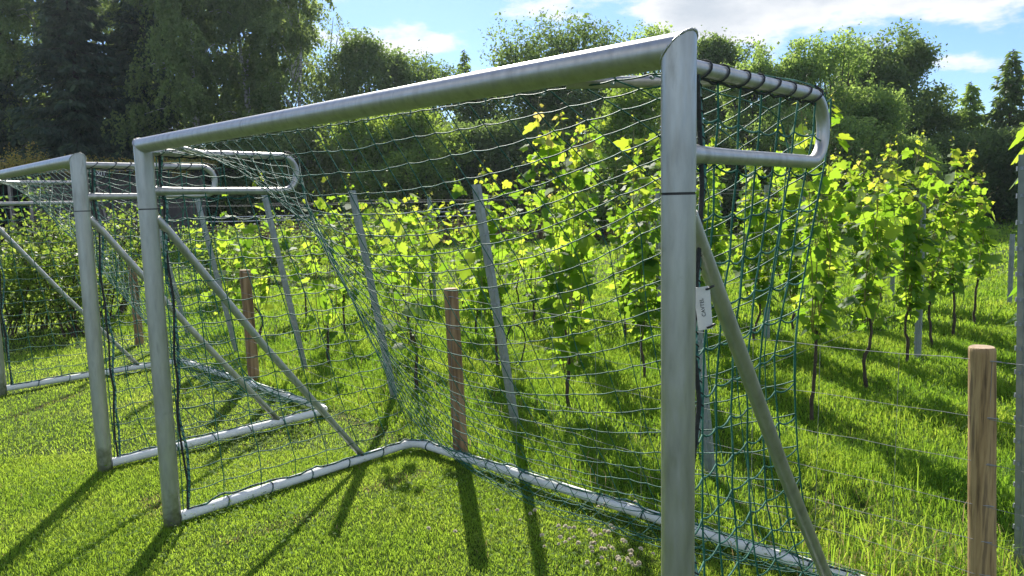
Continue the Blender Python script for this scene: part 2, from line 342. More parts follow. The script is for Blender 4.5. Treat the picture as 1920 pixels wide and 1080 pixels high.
# clover leaflets scattered through the lawn
cl = MB(); tv = [(0, 0, 0), (.55, .5, .12), (.35, 1, .1), (0, .92, .02), (-.35, 1, .1), (-.55, .5, .12)]
tf = [(0, 1, 2, 3, 4, 5)]
P = wedge(24000, 2.1, 6.2); P = P[(beyond(P[:, 0], P[:, 1]) < .1) & (vnoise(P, 2.6, 2) + RNG.normal(0, .08, len(P)) > .5)]
P = np.repeat(P, 3, axis=0); n = len(P); az = np.tile([0, 2.09, 4.19], n // 3) + np.repeat(RNG.uniform(0, 6.28, n // 3), 3)
tilt = np.repeat(rand_dirs(n // 3), 3, axis=0) * .35
fwd = np.stack([np.cos(az), np.sin(az), RNG.uniform(-.3, .3, n)], 1); upv = np.array([0, 0, 1.0]) + tilt
hz = np.repeat(RNG.uniform(.02, .048, n // 3), 3)
cl.inst(tv, tf, np.column_stack([P, ground_h(P[:, 0], P[:, 1]) + hz]), frames(fwd, upv), np.repeat(RNG.uniform(.005, .010, n // 3), 3))
tag(cl.build('clover_leaves', GRASS), 'low clover leaves mixed into the mown lawn', 'clover', kind='stuff')

tall = MB()
for (n, a, b, h, wd) in [(120000, 2.1, 5, .08, .0048), (210000, 5, 9, .08, .0072), (120000, 9, 15, .1, .014), (60000, 15, 30, .16, .04), (50000, 30, 70, .22, .11)]:
    P = wedge(n, a, b); bd = beyond(P[:, 0], P[:, 1]); P = P[bd > .1 * vnoise(P, 3.0) - .02]
    vn = vnoise(P, 2.4, 3); P = P[RNG.uniform(size=len(P)) < .35 + 1.0 * vn]
    k = RNG.uniform(.45, 1.3, len(P)) * (.55 + .9 * vnoise(P, 1.6, 5))
    if a >= 15: k *= .6
    blades(tall, P, h * k, wd * RNG.uniform(.7, 1.3, len(P)), .4, 0, .6)
P = wedge(9000, 2.2, 9); P = P[(beyond(P[:, 0], P[:, 1]) > 0) & (beyond(P[:, 0], P[:, 1]) < 1.2)]
P = P[::3]; blades(tall, P, RNG.uniform(.05, .2, len(P)), np.full(len(P), .004), .6, 1)
c = np.array([1.75, 2.75]); P = c + RNG.normal(0, .3, (1300, 2)); P = P[beyond(P[:, 0], P[:, 1]) > -.12]
blades(tall, P, RNG.uniform(.06, .22, len(P)), np.full(len(P), .004), .7, 1)
blades(tall, P[:900] + .02, RNG.uniform(.12, .34, len(P[:900])), np.full(len(P[:900]), .006), .5, 0)
tag(tall.build('vineyard_grass', [TALLGRASS, DRYGRASS]), 'long lush green grass between the vine rows behind the wire fence', 'grass', kind='stuff')

dry = MB(); P = np.stack([RNG.uniform(-14, 6, 16000), RNG.uniform(34, 40, 16000)], 1)
blades(dry, P, RNG.uniform(.5, 1.15, len(P)), np.full(len(P), .06), .3, 0)
tag(dry.build('meadow_grass', DRYGRASS), 'strip of tall dry straw-coloured grass in the field before the wood', 'grass', kind='stuff')

# ------------------------------------------------------------------ football goals
W, HA, D, HD, ZU, ZL, BZ, BY, GB = 3.058, 2.0, 1.663, .856, 1.967, 1.77, 1.60, 1.22, .035
AX, AY = .037, .046                                                      # half sizes of the oval profile
def oval(n=28):
    a = np.arange(n) * 2 * math.pi / n; return AX * np.cos(a), AY * np.sin(a)
def ring_tube(mb, rings, mat_of=None, smooth=True):
    n = len(rings[0]); V = np.vstack(rings)
    for k in range(len(rings) - 1):
        i = np.arange(n); j = (i + 1) % n
        q = np.stack([k * n + i, k * n + j, (k + 1) * n + j, (k + 1) * n + i], 1)
        if k == 0: mb.v.append(V); st = mb.n; mb.n += len(V)
        mb.f.append(q + st); mb.m.append(np.full(n, mat_of[k] if mat_of else 0, np.int32)); mb.sm.append(np.full(n, smooth and not (mat_of and mat_of[k] == 1), bool))
    return st

def make_goal(loc, yaw, label, seed, joint=1.68):
    rng = np.random.default_rng(seed)
    root = empty('football_goal', loc, yaw, label, 'goal', 'aluminium football goals on the lawn')
    dx, dy = oval()
    for side in (0, 1):
        x0 = W * side; top = HA + (dx if side else -dx); mb = MB()
        def R(z, s=1.0): return np.stack([x0 + dx * s, dy * s, np.broadcast_to(z, dx.shape)], 1)
        ring_tube(mb, [R(z) for z in (-.03, .3, .8, 1.3, joint - .003)])
        ring_tube(mb, [R(joint - .01, .95), R(joint + .01, .95)], [1])
        ring_tube(mb, [R(z) for z in (joint + .003, 1.75, 1.85)] + [R(top)])
        post = mb.build('post', [ALU, GROOVE], root)
        wm = MB(); a = np.linspace(0, 2 * math.pi, 73); wr = .0028 + .0009 * rng.uniform(-1, 1, 73); wr[-1] = wr[0]
        wx = AX * 1.005 * np.cos(a); wz = HA + (wx if side else -wx)
        wm.tube(np.stack([x0 + wx, AY * 1.005 * np.sin(a), wz], 1), wr, 6, caps=False, up=np.array([0, 1.0, 0]))
        wm.build('weld_seam', WELD, post)
    mb = MB(); a = np.arange(28) * 2 * math.pi / 28; dz, dyy = AX * np.cos(a), AY * np.sin(a); rings = []
    for t in np.linspace(0, 1, 9):
        x = (-dz) * (1 - t) + (W + dz) * t; rings.append(np.stack([x, dyy, HA + dz], 1))
    ring_tube(mb, rings); bar = mb.build('crossbar', ALU, root)
    for side in (0, 1):
        x = W * side; sg = -1 if side else 1; rr = .092; mb = MB()
        yb = HD - rr; P = [(x, .03, ZU), (x, yb, ZU)]
        P = [(x, t, ZU) for t in np.linspace(.03, yb, 8)] + [(x, yb + rr * math.sin(t), ZU - rr + rr * math.cos(t)) for t in np.linspace(.15, math.pi / 2, 8)] \
            + [(x, yb + rr * math.cos(t), ZL + rr - rr * math.sin(t)) for t in np.linspace(0, math.pi / 2 - .01, 8)] + [(x, t, ZL) for t in np.linspace(yb - .03, .03, 8)]
        rad_ = np.full(len(P), .0195); rad_[-1] = .027; rad_[-2] = .021
        mb.tube(P, rad_, 14, up=np.array([1.0, 0, 0])); hoop = mb.build('net_hoop', ALU, root)
        gz = MB(); gz.tube([(x + sg * .34, .02, HA - .03), (x + sg * .17, .165, HA - .032), (x + sg * .005, .31, ZU)], .015, 10); gz.build('corner_strut', ALU, root)
        gb = MB(); r3 = .1; P = [(x, t, GB) for t in np.linspace(.04, D - r3, 10)] + [(x + sg * (r3 - r3 * math.cos(t)), D - r3 + r3 * math.sin(t), GB) for t in np.linspace(.12, math.pi / 2, 10)]
        gb.tube(P, .029, 14, up=np.array([0, 0, 1.0])); gb.build('side_ground_bar', ALU_ROUGH, root)
        br = MB(); br.tube([(x, .035, BZ + .03), (x, .09, BZ - .03), (x, .6, BZ - (BZ - .05) * (.6 - .035) / (BY - .035)), (x, BY, .055)], [.027, .021, .021, .021], 12, up=np.array([1.0, 0, 0])); br.build('brace', ALU, root)
    bb = MB(); bb.tube([(t, D, GB) for t in np.linspace(.095, W - .095, 14)], .029, 14, up=np.array([0, 0, 1.0])); bb.build('back_ground_bar', ALU_ROUGH, root)
    # ---- net
    net = MB(); CR = .0022
    def smooth_noise(a, b, amp):
        z = rng.normal(0, 1, (a, b, 3))
        for _ in range(2):
            z = (z + np.roll(z, 1, 0) + np.roll(z, -1, 0) + np.roll(z, 1, 1) + np.roll(z, -1, 1)) / 5
        return z * amp * 2.2
    def weave(Gd, sag=.006, zig=0.0, r=CR):
        a, b = Gd.shape[:2]
        for i in range(a): net.tube(np.vstack([Gd[i]]), r, 4, caps=False)
        for j in range(b):
            P = Gd[:, j]; sg_ = sag * (.6 + .8 * rng.uniform(size=len(P) - 1)); Q = np.empty((4 * len(P) - 3, 3)); Q[::4] = P
            for m_, (f_, d_) in enumerate(((.25, .75), (.5, 1), (.75, .75))): Q[m_ + 1::4] = P[:-1] + (P[1:] - P[:-1]) * f_; Q[m_ + 1::4, 2] -= sg_ * d_
            net.tube(Q, r, 4, caps=False)
    nx, nv = 30, 28
    EC = [resample([(.0, .05, HA - .035), (.0, HD * .5, ZU + .022), (.0, HD + .025, ZU + .01), (.0, HD + .03, ZL), (.05, 1.12, 1.2), (.05, 1.38, .62), (.0, D - .02, .09)], nv),
          curve_pts([(W, .05, HA - .035), (W, HD * .5, ZU + .022), (W, HD + .025, ZU + .01), (W, HD + .02, ZL), (W - .05, .8, 1.2), (W - .06, .98, .5), (W - .03, 1.3, .2), (W, D - .02, .09)], nv)]
    C0 = curve_pts([(.05, HA - .035), (.34, 1.5), (.68, 1.02), (1.02, .52), (1.26, .15), (1.37, .035), (1.5, .03), (D - .03, .075)], nv)
    q = np.linspace(-1, 1, nx); s = 1 - np.abs(q) ** 2.1
    Gd = np.zeros((nx, nv, 3)); Gd[:, :, 0] = ((q + 1) / 2 * W)[:, None]
    
    for i in range(nx):
        E0 = EC[0] if q[i] < 0 else EC[1]; k = s[i]
        Gd[i, :, 1:] = E0[:, 1:] * (1 - k) + C0 * k
        Gd[i, :, 0] += (E0[:, 0] - (0 if q[i] < 0 else W)) * (1 - k)
    nzv = smooth_noise(nx, nv, .007); nzv[:, 0] = 0; nzv[:, -1] *= .2; nzv[0] *= .3; nzv[-1] *= .3; Gd += nzv; Gd[:, :, 2] = np.maximum(Gd[:, :, 2], .02)
    weave(Gd, .004)
    for side in (0, 1):
        ny, nzr = 8, 18; sd_ = np.zeros((ny, nzr, 3)); x = W * side; sg = -1 if side else 1
        v = np.linspace(0, 1, nzr); u = np.linspace(0, 1, ny)
        topz = ZU - .0; ez = np.linspace(topz, .06, nzr); ee = EC[side]; kk = int(np.argmax(ee[:, 1] > HD)); ee = ee[max(kk, 8):]
        yend = np.interp(-ez, -ee[:, 2], ee[:, 1]); xend = np.interp(-ez, -ee[:, 2], ee[:, 0]) - x
        for i in range(ny):
            sd_[i, :, 1] = .06 + u[i] * (yend - .06) + .0
            sd_[i, :, 2] = topz + (.06 - topz) * v + (.05 * math.sin(u[i] * math.pi * .9)) * (v * (1 - v)) * -.5
            sd_[i, :, 0] = x + xend * u[i] ** 1.5 + sg * .05 * np.sin(v * math.pi) * math.sin(u[i] * math.pi)
        nzv = smooth_noise(ny, nzr, .008); nzv[:, 0] = 0; nzv[:, -1] *= .2; nzv[0] *= .3; nzv[-1] *= .3; sd_ += nzv; sd_[:, :, 2] = np.maximum(sd_[:, :, 2], .03)
        weave(sd_, .013, r=.003)
    net_o = net.build('net', CORD, root)
    # ---- ropes and lacing that carry the net
    for side in (0, 1):
        x = W * side; sg = -1 if side else 1
        rp = MB(); t = np.linspace(0, 1, 90); wob = curve_pts(rng.normal(0, 1, (16, 3)) * [.006, .009, .004] + np.linspace(0, 1, 16)[:, None] * [0, 0, 1e-6], 90)
        P = np.stack([np.full(90, x), np.full(90, AY + .032), ZU - .01 + t * (.06 - ZU)], 1) + wob; P[:, 1] = np.maximum(P[:, 1], AY + .018)
        rp.tube(P, .006, 7); rp.build('edge_rope', ROPE_D, net_o)
        tp = MB(); Q = P + np.stack([0 * t, .012 + 0 * t, 0 * t], 1) + curve_pts(rng.normal(0, 1, (13, 3)) * [.007, .008, .003], 90); Q[:, 1] = np.maximum(Q[:, 1], AY + .02)
        tp.tube(Q, .0068, 7); tp.build('net_edge_cord', ROPE_T, net_o)
        Qf = resample(Q, 700); ph = np.linspace(0, 2 * math.pi * 62, 700); hx = MB(); hx.tube(Qf + np.stack([.0075 * np.cos(ph), .0075 * np.sin(ph), 0 * ph], 1), .0019, 4); hx.build('whipping_cord', ROPE_D, net_o)
        lc = MB()
        for y in np.arange(.09, HD - .06, .098):                           # loops round the hoop arm
            a = np.linspace(0, 2 * math.pi, 15); yj = y + rng.uniform(-.012, .012)
            lc.tube(np.stack([x + .0225 * np.cos(a), yj + (.012 + .018 * rng.uniform()) * np.sin(a) + .01 * np.cos(a), ZU + .0225 * np.sin(a)], 1), .0025, 5, caps=False, up=np.array([0, 1.0, 0]))
        y = np.linspace(.08, HD - .05, 30); lc.tube(np.stack([x + sg * .0 + .004 * np.sin(y * 60), y, ZU - .024 + .004 * np.sin(y * 71)], 1), .0036, 5)
        a = np.linspace(math.pi * .5, -math.pi * .4, 10); lc.tube(np.stack([x + 0 * a, HD - .07 + .098 * np.cos(a), ZU - .07 + .098 * np.sin(a)], 1), .0045, 5)
        lc.build('lacing_cord', ROPE_D, net_o)
    gr = MB(); path = [(0.0, t) for t in np.linspace(.07, D - .1, 40)] + [(t, D) for t in np.linspace(.11, W - .11, 70)] + [(W, t) for t in np.linspace(D - .1, .07, 40)]
    path = np.array(path); n = len(path); ins = np.column_stack([np.where(path[:, 0] < .1, .012, np.where(path[:, 0] > W - .1, -.012, 0)), np.where((path[:, 0] > .1) & (path[:, 0] < W - .1), -.014, 0)])
    P = np.column_stack([path + ins, np.full(n, GB + .033)]) + smooth_noise(n, 3, .01)[:, 1]; P[:, 2] = np.maximum(P[:, 2], GB + .029)
    gr.tube(P, .0065, 6)
    for k in range(6, n - 4, 7):                                          # ties round the ground bar
        c = path[k]; tdir = path[min(k + 1, n - 1)] - path[k - 1]; tdir /= np.linalg.norm(tdir); nn = np.array([-tdir[1], tdir[0]])
        a = np.linspace(0, 2 * math.pi, 14)
        gr.tube(np.column_stack([c[0] + nn[0] * .032 * np.cos(a) + tdir[0] * .01 * np.sin(a), c[1] + nn[1] * .032 * np.cos(a) + tdir[1] * .01 * np.sin(a), GB + .032 * np.sin(a)]), .0038, 5, caps=False)
    gr.build('ground_rope', pbr('green_black_rope', [(.42, (.008, .012, .012)), (.5, (.02, .1, .08)), (.6, (.1, .25, .2))], 70, .65, 0, .6, 300), net_o)
    hm = pbr('hook_plastic', [(.3, (.1, .2, .17)), (.7, (.25, .36, .32))], 30, .5); hk0 = None
    for x in np.linspace(.1, W - .1, 26):                                 # hooks under the crossbar
        if hk0 is None:
            hk = MB(); a = np.linspace(-2.2, 1.2, 8); hk.tube(np.stack([0 * a, .047 + .012 * np.cos(a), HA - .034 + .012 * np.sin(a)], 1), .003, 5); o = hk0 = hk.build('net_hook', hm, net_o)
        else: o = hk0.copy(); COL.objects.link(o); o.parent = net_o
        o.location = (x, 0, 0)
    return root

G1, Y1 = (-1.8418, 3.8027, 0), -.755
G2, Y2 = (-4.8433, 6.8667, 0), -.7885
make_goal(G1, Y1, 'near aluminium football goal with green net and a white tag on its right post', 5, 1.68)
make_goal(G2, Y2, 'farther aluminium football goal, partly cut off by the left edge of the photo', 9, 1.68)
def g1(x, y, z):
    c, s_ = math.cos(Y1), math.sin(Y1); return np.array([G1[0] + c * x - s_ * y, G1[1] + s_ * x + c * y, z])

def text_mesh(name, body, size, m, parent, Mw, thick=.0006):
    cu = bpy.data.curves.new(name, 'FONT'); cu.body = body; cu.size = size; cu.align_x = 'CENTER'; cu.align_y = 'CENTER'; cu.extrude = thick
    t = bpy.data.objects.new(name, cu); COL.objects.link(t); dg = bpy.context.evaluated_depsgraph_get()
    me = bpy.data.meshes.new_from_object(t.evaluated_get(dg)); bpy.data.objects.remove(t)
    me.materials.clear(); me.materials.append(m); o = bpy.data.objects.new(name, me); COL.objects.link(o); o.parent = parent; o.matrix_basis = Mw
    return o

# white plastic tag tied to the near goal's net rope
tp = g1(W + .026, .072, 1.41); tg = empty('net_tag', tp, 0, 'small white plastic tag with dark lettering on the near right goal post', 'tag')
tg.rotation_euler = (rad(4), rad(-9), rad(-14))
mb = MB(); o_ = [(-.02, -.052), (.013, -.052), (.021, .046), (.019, .051), (-.017, .051)]
n_ = len(o_); v_ = [(x, -.0012, z) for x, z in o_] + [(x, .0012, z) for x, z in o_]
mb.add(v_, [list(range(n_))]); mb.add(v_, [list(range(2 * n_ - 1, n_ - 1, -1))]); mb.add(v_, [(i + n_, (i + 1) % n_ + n_, (i + 1) % n_, i) for i in range(n_)])
mb.build('tag_plate', WHITEPL, tg)
text_mesh('lettering', 'CAVTEL', .0125, INK, tg, Matrix.Translation((-.002, -.0016, .002)) @ Matrix.Rotation(rad(90), 4, 'X') @ Matrix.Rotation(rad(90), 4, 'Z'))
for (x, z) in ((.019, .046), (.008, -.046)):
    mb = MB(); mb.tube([(x - .008, -.004, z - .002), (x, -.006, z), (x + .009, -.003, z + .003), (x + .012, .006, z + .002), (x, .006, z)], .0026, 6); mb.build('cable_tie', BLACKPL, tg)

# ------------------------------------------------------------------ wire fence with wooden posts
FP = [(1.73, 2.61, 1.115, 'pale new round post with flat sawn top', PALEWOOD, .046), (-.37, 4.84, 1.12, 'reddish brown split post', DARKWOOD, .047), (-2.56, 7.16, 1.085, 'dark weathered post', DARKWOOD, .052), (-4.74, 9.29, 1.05, 'brown post beside the bushes', DARKWOOD, .05), (-6.95, 11.55, 1.05, None, DARKWOOD, .05)]
fence = empty('wire_fence', (0, 0, 0), 0, 'wire mesh fence on round wooden posts running behind both goals', 'fence')
for i, (x, y, h, lab, m, r) in enumerate(FP):
    mb = MB(); rng = np.random.default_rng(i); n = 20; rings = []
    lean = [.04, .03, .02, .02, 0][i]
    zs = [-.1, .0, .2, .4, .6, .8, h - .02, h - .006, h]; rs = [1.05, 1.04, 1.03, 1.01, 1.0, .99, .98, .97, .86]
    a = np.arange(n) * 2 * math.pi / n; lump = 1 + .03 * np.sin(2 * a + i) + .02 * np.sin(5 * a)
    for z, k in zip(zs, rs):
        rr = r * k * (lump + rng.normal(0, .006, n)); rings.append(np.stack([rr * np.cos(a) - lean * z, rr * np.sin(a) + lean * z * .3, np.full(n, z)], 1))
    st = ring_tube(mb, rings); mb.f.append(np.array([[st + (len(rings) - 1) * n + k for k in range(n)]])); mb.m.append(np.array([1], np.int32)); mb.sm.append(np.array([False]))
    po = mb.build('fence_post', [m, ENDGRAIN], fence, (x, y, 0))
    if lab: po['label'] = lab
    for z in (1.071, .865, .692, .54, .403, .277):
        if z < h - .02:
            sm = MB(); sm.tube([(-.012 - r * .7, -r * .72, z), (-.006 - r * .7, -r * .8, z + .001), (.012 - r * .5, -r * .98, z - .001)], .002, 5); sm.build('staple', WIRE, po)
ext = FP[0][:2] - FENCE_D * 2.6 * np.array([1, 1]); pts = [np.array(ext)] + [np.array(f[:2]) for f in FP]
wm = MB(); HW = [1.071, .865, .692, .54, .403, .277, .15]
P0 = []
for a, b in zip(pts[:-1], pts[1:]):
    t = np.linspace(0, 1, 21)[:-1, None]; P0.append(a + t * (b - a))
P0 = np.vstack(P0 + [pts[-1][None]]); off = -FENCE_N * .052
vert_jit = RNG.uniform(-.02, .02, (len(P0), 2))
grid = []
for k, z in enumerate(HW):
    u = (np.arange(len(P0)) % 20) / 20
    zz = z - (.02 + .012 * math.sin(k * 2.1)) * 4 * u * (1 - u) * (1.0 if k != 0 else 1.6) + RNG.normal(0, .0035, len(P0))
    Q = np.column_stack([P0 + off, zz]); wm.tube(Q, .001 if k else .0013, 4, caps=False); grid.append(Q)
for j in range(0, len(P0), 2):
    wm.tube(np.array([gk[j] + np.array([vert_jit[j, 0] * .5, vert_jit[j, 1] * .3, 0]) * (.5 + .1 * i) for i, gk in enumerate(grid)]), .0011, 3, caps=False)
wm.build('wire_mesh', WIRE, fence)

# ------------------------------------------------------------------ vine rows: trellises and vines
OUT = np.array([-.686, -.727]); ROW = np.array([.69, .724])
RB = [(2.168, 3.03), (1.17, 4.35), (-.01, 5.41), (-1.07, 6.36), (-2.18, 7.56), (-3.28, 8.61), (-4.33, 9.73)]
RNAME = ['at the right edge of the photo', 'just right of the near goal', 'behind the near net, right half', 'behind the near net, left half', 'left of the dark fence post', 'behind the two goal posts', 'farthest left, beside the bushes']
def steel_post(mb, base, lean, h=1.8):
    """open C-section with folded lips and a row of wire notches"""
    o = np.array([*OUT, 0]); c = np.array([*ROW[::-1] * [-1, 1], 0]); c = np.array([-ROW[1], ROW[0], 0])
    wdt, dep, lip, t = .058, .036, .012, .002
    prof = [(-wdt / 2 + lip, -dep), (-wdt / 2, -dep), (-wdt / 2, 0), (-.008, 0), (-.004, .006), (.004, .006), (.008, 0), (wdt / 2, 0), (wdt / 2, -dep), (wdt / 2 - lip, -dep)]
    inn = [(-wdt / 2 + lip, -dep + t), (-wdt / 2 + t, -dep + t), (-wdt / 2 + t, -t), (-.008 - t, -t), (-.005, .004), (.005, .004), (.008 + t, -t), (wdt / 2 - t, -t), (wdt / 2 - t, -dep + t), (wdt / 2 - lip, -dep + t)]
    pr = np.array(prof + inn[::-1]); n = len(pr)
    b = np.array([base[0], base[1], 0]); ax = np.array([OUT[0] * lean, OUT[1] * lean, h])
    V = []
    for t_ in (-.05, 1.0): V.append(b + ax * t_ + pr[:, :1] * c + pr[:, 1:] * o)
    i = np.arange(n); j = (i + 1) % n
    mb.add(np.vstack(V), np.stack([i, j, n + j, n + i], 1)); 
    m = len(prof)
    mb.add(V[1], [(k, k + 1, n - 2 - k, n - 1 - k) for k in range(m - 1)])
    for z in np.arange(.15, h - .04, .1):
        for sx in (-1, 1):
            p = b + ax * (z / h) + c * sx * (wdt / 2 + .003) - o * .012
            mb.box(p, (.008, .008, .018))
            p2 = b + ax * (z / h) + c * sx * .017 + o * .0015; mb.box(p2, (.009, .009, .012))

VL = [(0, 0), (.16, -.13), (.34, -.16), (.5, 0), (.46, .2), (.6, .36), (.42, .52), (.3, .5), (.24, .72), (0, 1.0), (-.24, .72), (-.3, .5), (-.42, .52), (-.6, .36), (-.46, .2), (-.5, 0), (-.34, -.16), (-.16, -.13)]
def leaf_template(cup):
    V = [(0, .3, -.02)] + [(x, y, -.35 * abs(x) * cup - .22 * cup * max(0, y - .3) ** 2) for x, y in VL]
    n = len(VL); return np.array(V), np.array([(0, 1 + i, 1 + (i + 1) % n) for i in range(n)])
LT = [leaf_template(c_) for c_ in (.2, .8, -.5)]

def make_vine(base, label, group, h, seed, dens=1.0, spread=.42, shoots=7, z0=.55):
    rng = np.random.default_rng(seed)
    root = empty('grapevine', (base[0], base[1], 0), 0, label, 'grapevine', group)
    row3 = np.array([*ROW, 0]); acr = np.array([-ROW[1], ROW[0], 0])
    tb = MB(); hd = z0 + rng.uniform(-.04, .1)
    tr = np.array([(0, 0, -.05), (*rng.normal(0, .015, 2), hd * .3), (*rng.normal(0, .025, 2), hd * .65), (*rng.normal(0, .03, 2), hd)])
    tr = curve_pts(tr, 12); tr[1:-1, :2] += rng.normal(0, .004, (10, 2)); tb.tube(tr, np.linspace(.016, .011, 12) * rng.uniform(.85, 1.2, 12), 7)
    head = tr[-1]; sh = MB(); fol = MB(); allp, alls, alln, ally = [], [], [], []
    for k in range(shoots):
        u = (k + .5) / shoots * 2 - 1 + rng.uniform(-.12, .12); top = h * rng.uniform(.74, .98) - .16 * abs(u)
        if k % 3 == 0: top = h * rng.uniform(.96, 1.06)
        b_ = head + row3 * u * spread * .55 + np.array([0, 0, .04 - .25 * rng.uniform() * (rng.uniform() < .35)])
        P = curve_pts([head - [0, 0, .1 * abs(u)], b_, b_ + row3 * u * spread * .35 + acr * rng.normal(0, .07) + [0, 0, (top - hd) * .45], np.array([0, 0, top]) + row3 * (u * spread + rng.normal(0, .06)) + acr * rng.normal(0, .09)], 40)
        P += (np.cumsum(rng.normal(0, .003, (40, 3)), 0)) * [1, 1, .2]
        if (P[:, 2] < .1).any(): P[:, 2] = np.maximum(P[:, 2], .1)
        sh.tube(P, np.linspace(.0055, .0018, 40), 5)
        Ls = np.linalg.norm(P[-1] - P[0]); nl = int(Ls / .044 * dens); ts = np.sort(rng.uniform(.04, 1, nl)) * 39
        i0 = np.minimum(ts.astype(int), 38); pos = P[i0] + (P[i0 + 1] - P[i0]) * (ts - i0)[:, None]
        f = ts / 39; size = (.048 + .038 * rng.uniform(size=nl)) * np.where(f > .8, 1.3 - .95 * (f - .8) / .2 * 1.0, 1.15) * np.where(f > .95, .55, 1)
        az = rng.uniform(0, 2 * math.pi, nl); dirv = np.stack([np.cos(az), np.sin(az), rng.uniform(.0, .5, nl)], 1)
        pl = size * rng.uniform(.6, 1.1, nl); tipp = pos + dirv * pl[:, None]
        for a_, c_, s_ in zip(pos, tipp, size):
            sh.tube([a_, (a_ + c_) / 2 + [0, 0, .005], c_], .0011, 3, caps=False)
        allp.append(tipp); alls.append(size); alln.append(dirv); ally.append(f + (top > h * .96) * 0)
        # tendrils at the tip
        if rng.uniform() < .8:
            e = P[-1]; t = np.linspace(0, 1, 14); an = rng.uniform(0, 6.28); d_ = np.array([math.cos(an), math.sin(an), .9])
            sh.tube(e + d_ * (t * .11)[:, None] + np.stack([.02 * np.sin(t * 6), .02 * np.cos(t * 6), 0 * t], 1), np.linspace(.0016, .0006, 14), 4)
    P = np.vstack(allp); S = np.concatenate(alls); Dv = np.vstack(alln); Fy = np.concatenate(ally); n = len(P)
    # blade hangs out and down from its stalk, face turned outward and up
    fwd = Dv * [1, 1, 0] * .8 + np.array([0, 0, -1.0]) * rng.uniform(.1, 1.1, n)[:, None] + rng.normal(0, .35, (n, 3))
    upn = Dv * [1, 1, 0] * .7 + np.array([0, 0, .8]) + rng.normal(0, .45, (n, 3))
    Rm = frames(fwd, upn); ch = rng.integers(0, 3, n); young = Fy + rng.normal(0, .06, n) > .9
    sc = np.stack([S * rng.uniform(.95, 1.25, n), S * rng.uniform(.95, 1.2, n), S], 1) * rng.lognormal(-.02, .26, n)[:, None]
    for c_ in range(3):
        for yv in (False, True):
            k = (ch == c_) & (young == yv); fol.inst(LT[c_][0], LT[c_][1], P[k], Rm[k], sc[k], int(yv), True)
    tb.build('trunk', BARK, root); s_o = sh.build('shoots', SHOOT, root); fol.build('foliage', [VLEAF, VYOUNG], root)
    return root

ORD = ['first', 'second', 'third', 'fourth', 'fifth', 'sixth', 'seventh', 'eighth', 'ninth']
def loc_(r): return RNAME[r]
VPOS = {0: [.66, 1.9], 1: [1.48, 2.72, 3.95, 4.95, 5.75, 6.7], 2: [.66, 1.83, 2.9, 3.95, 5.1, 6.2, 7.3, 8.4], 3: [.28, 1.35, 2.4, 3.5, 4.6, 5.7, 6.8, 7.9], 4: [.3, 1.4, 2.5, 3.6, 4.7, 5.8, 7.0], 5: [.35, 1.5, 2.6, 3.7, 4.9, 6.1], 6: [.6, 1.8, 3.0, 4.2, 5.4]}
LONE = {1: 1.75}
for r, b in enumerate(RB):
    b = np.array(b); tre = empty('vine_trellis', (b[0], b[1], 0), 0, 'steel posts and wires of the vine row ' + RNAME[r], 'trellis', 'steel trellises of the vine rows')
    posts = [0, 4.28, 8.85] if r < 6 else [0, 4.3]; tops = []
    for k, dpos in enumerate(posts):
        mb = MB(); ln = (.34 if r else .41) if k == 0 else .05; ph_ = 1.05 if (r == 1 and k == 2) else 1.8
        steel_post(mb, (ROW * dpos), ln, ph_); mb.build('steel_post', STEEL, tre); tops.append((ROW * dpos, ln))
    wr = MB()
    for z in (.55, .85, 1.15, 1.45, 1.72):
        P = []
        for q_, ln in (tops[:2] if z > 1 else tops): P.append(np.array([q_[0] + OUT[0] * ln * z / 1.8, q_[1] + OUT[1] * ln * z / 1.8, z]))
        Q = []
        for a, c_ in zip(P[:-1], P[1:]):
            for t in np.linspace(0, 1, 8)[:-1]: Q.append(a + (c_ - a) * t - np.array([0, 0, .06 * t * (1 - t)]))
        Q.append(P[-1]); wr.tube(Q, .0013, 4, caps=False)
    wr.build('trellis_wire', WIRE, tre)
    for k, dv in enumerate(VPOS[r]):
        rg = np.random.default_rng(100 * r + k); p = b + ROW * dv + np.array([-ROW[1], ROW[0]]) * rg.normal(0, .03)
        hh = [1.95, 2.02, 2.36, 2.32, 2.08, 1.95, 1.9][r] * rg.uniform(.86, 1.12); dn_ = [.9, 1.6, 1.4, 1.15, 1.0, .9, .9][r]; ns = [6, 8, 8, 7, 5, 5, 5][r]; sp_ = .36 if r > 3 else .25
        if r == 2 and k == 0: hh, ns, sp_ = 2.5, 7, .3
        if r == 1: hh, ns, dn_, sp_ = [(2.45, 6, 1.1, .22), (1.92, 7, 1.4, .23), (2.25, 7, 1.4, .22), (2.05, 7, 1.4, .26), (2.3, 7, 1.4, .26), (1.95, 6, 1.4, .26)][k]
        if r == 3 and k == 0: ns, dn_, sp_, hh = 4, .7, .25, 1.85
        if r == 4 and k == 0: ns, dn_, sp_ = 4, .55, .22
        if r == 0: sp_, hh, dn_ = .42, 2.3, 1.3
        make_vine(p, f'grapevine {ORD[k]} from the fence in the row {RNAME[r]}', 'grapevines in the rows behind the fence', hh, 100 * r + k, dn_, sp_, ns, .6 if r < 2 else .46)

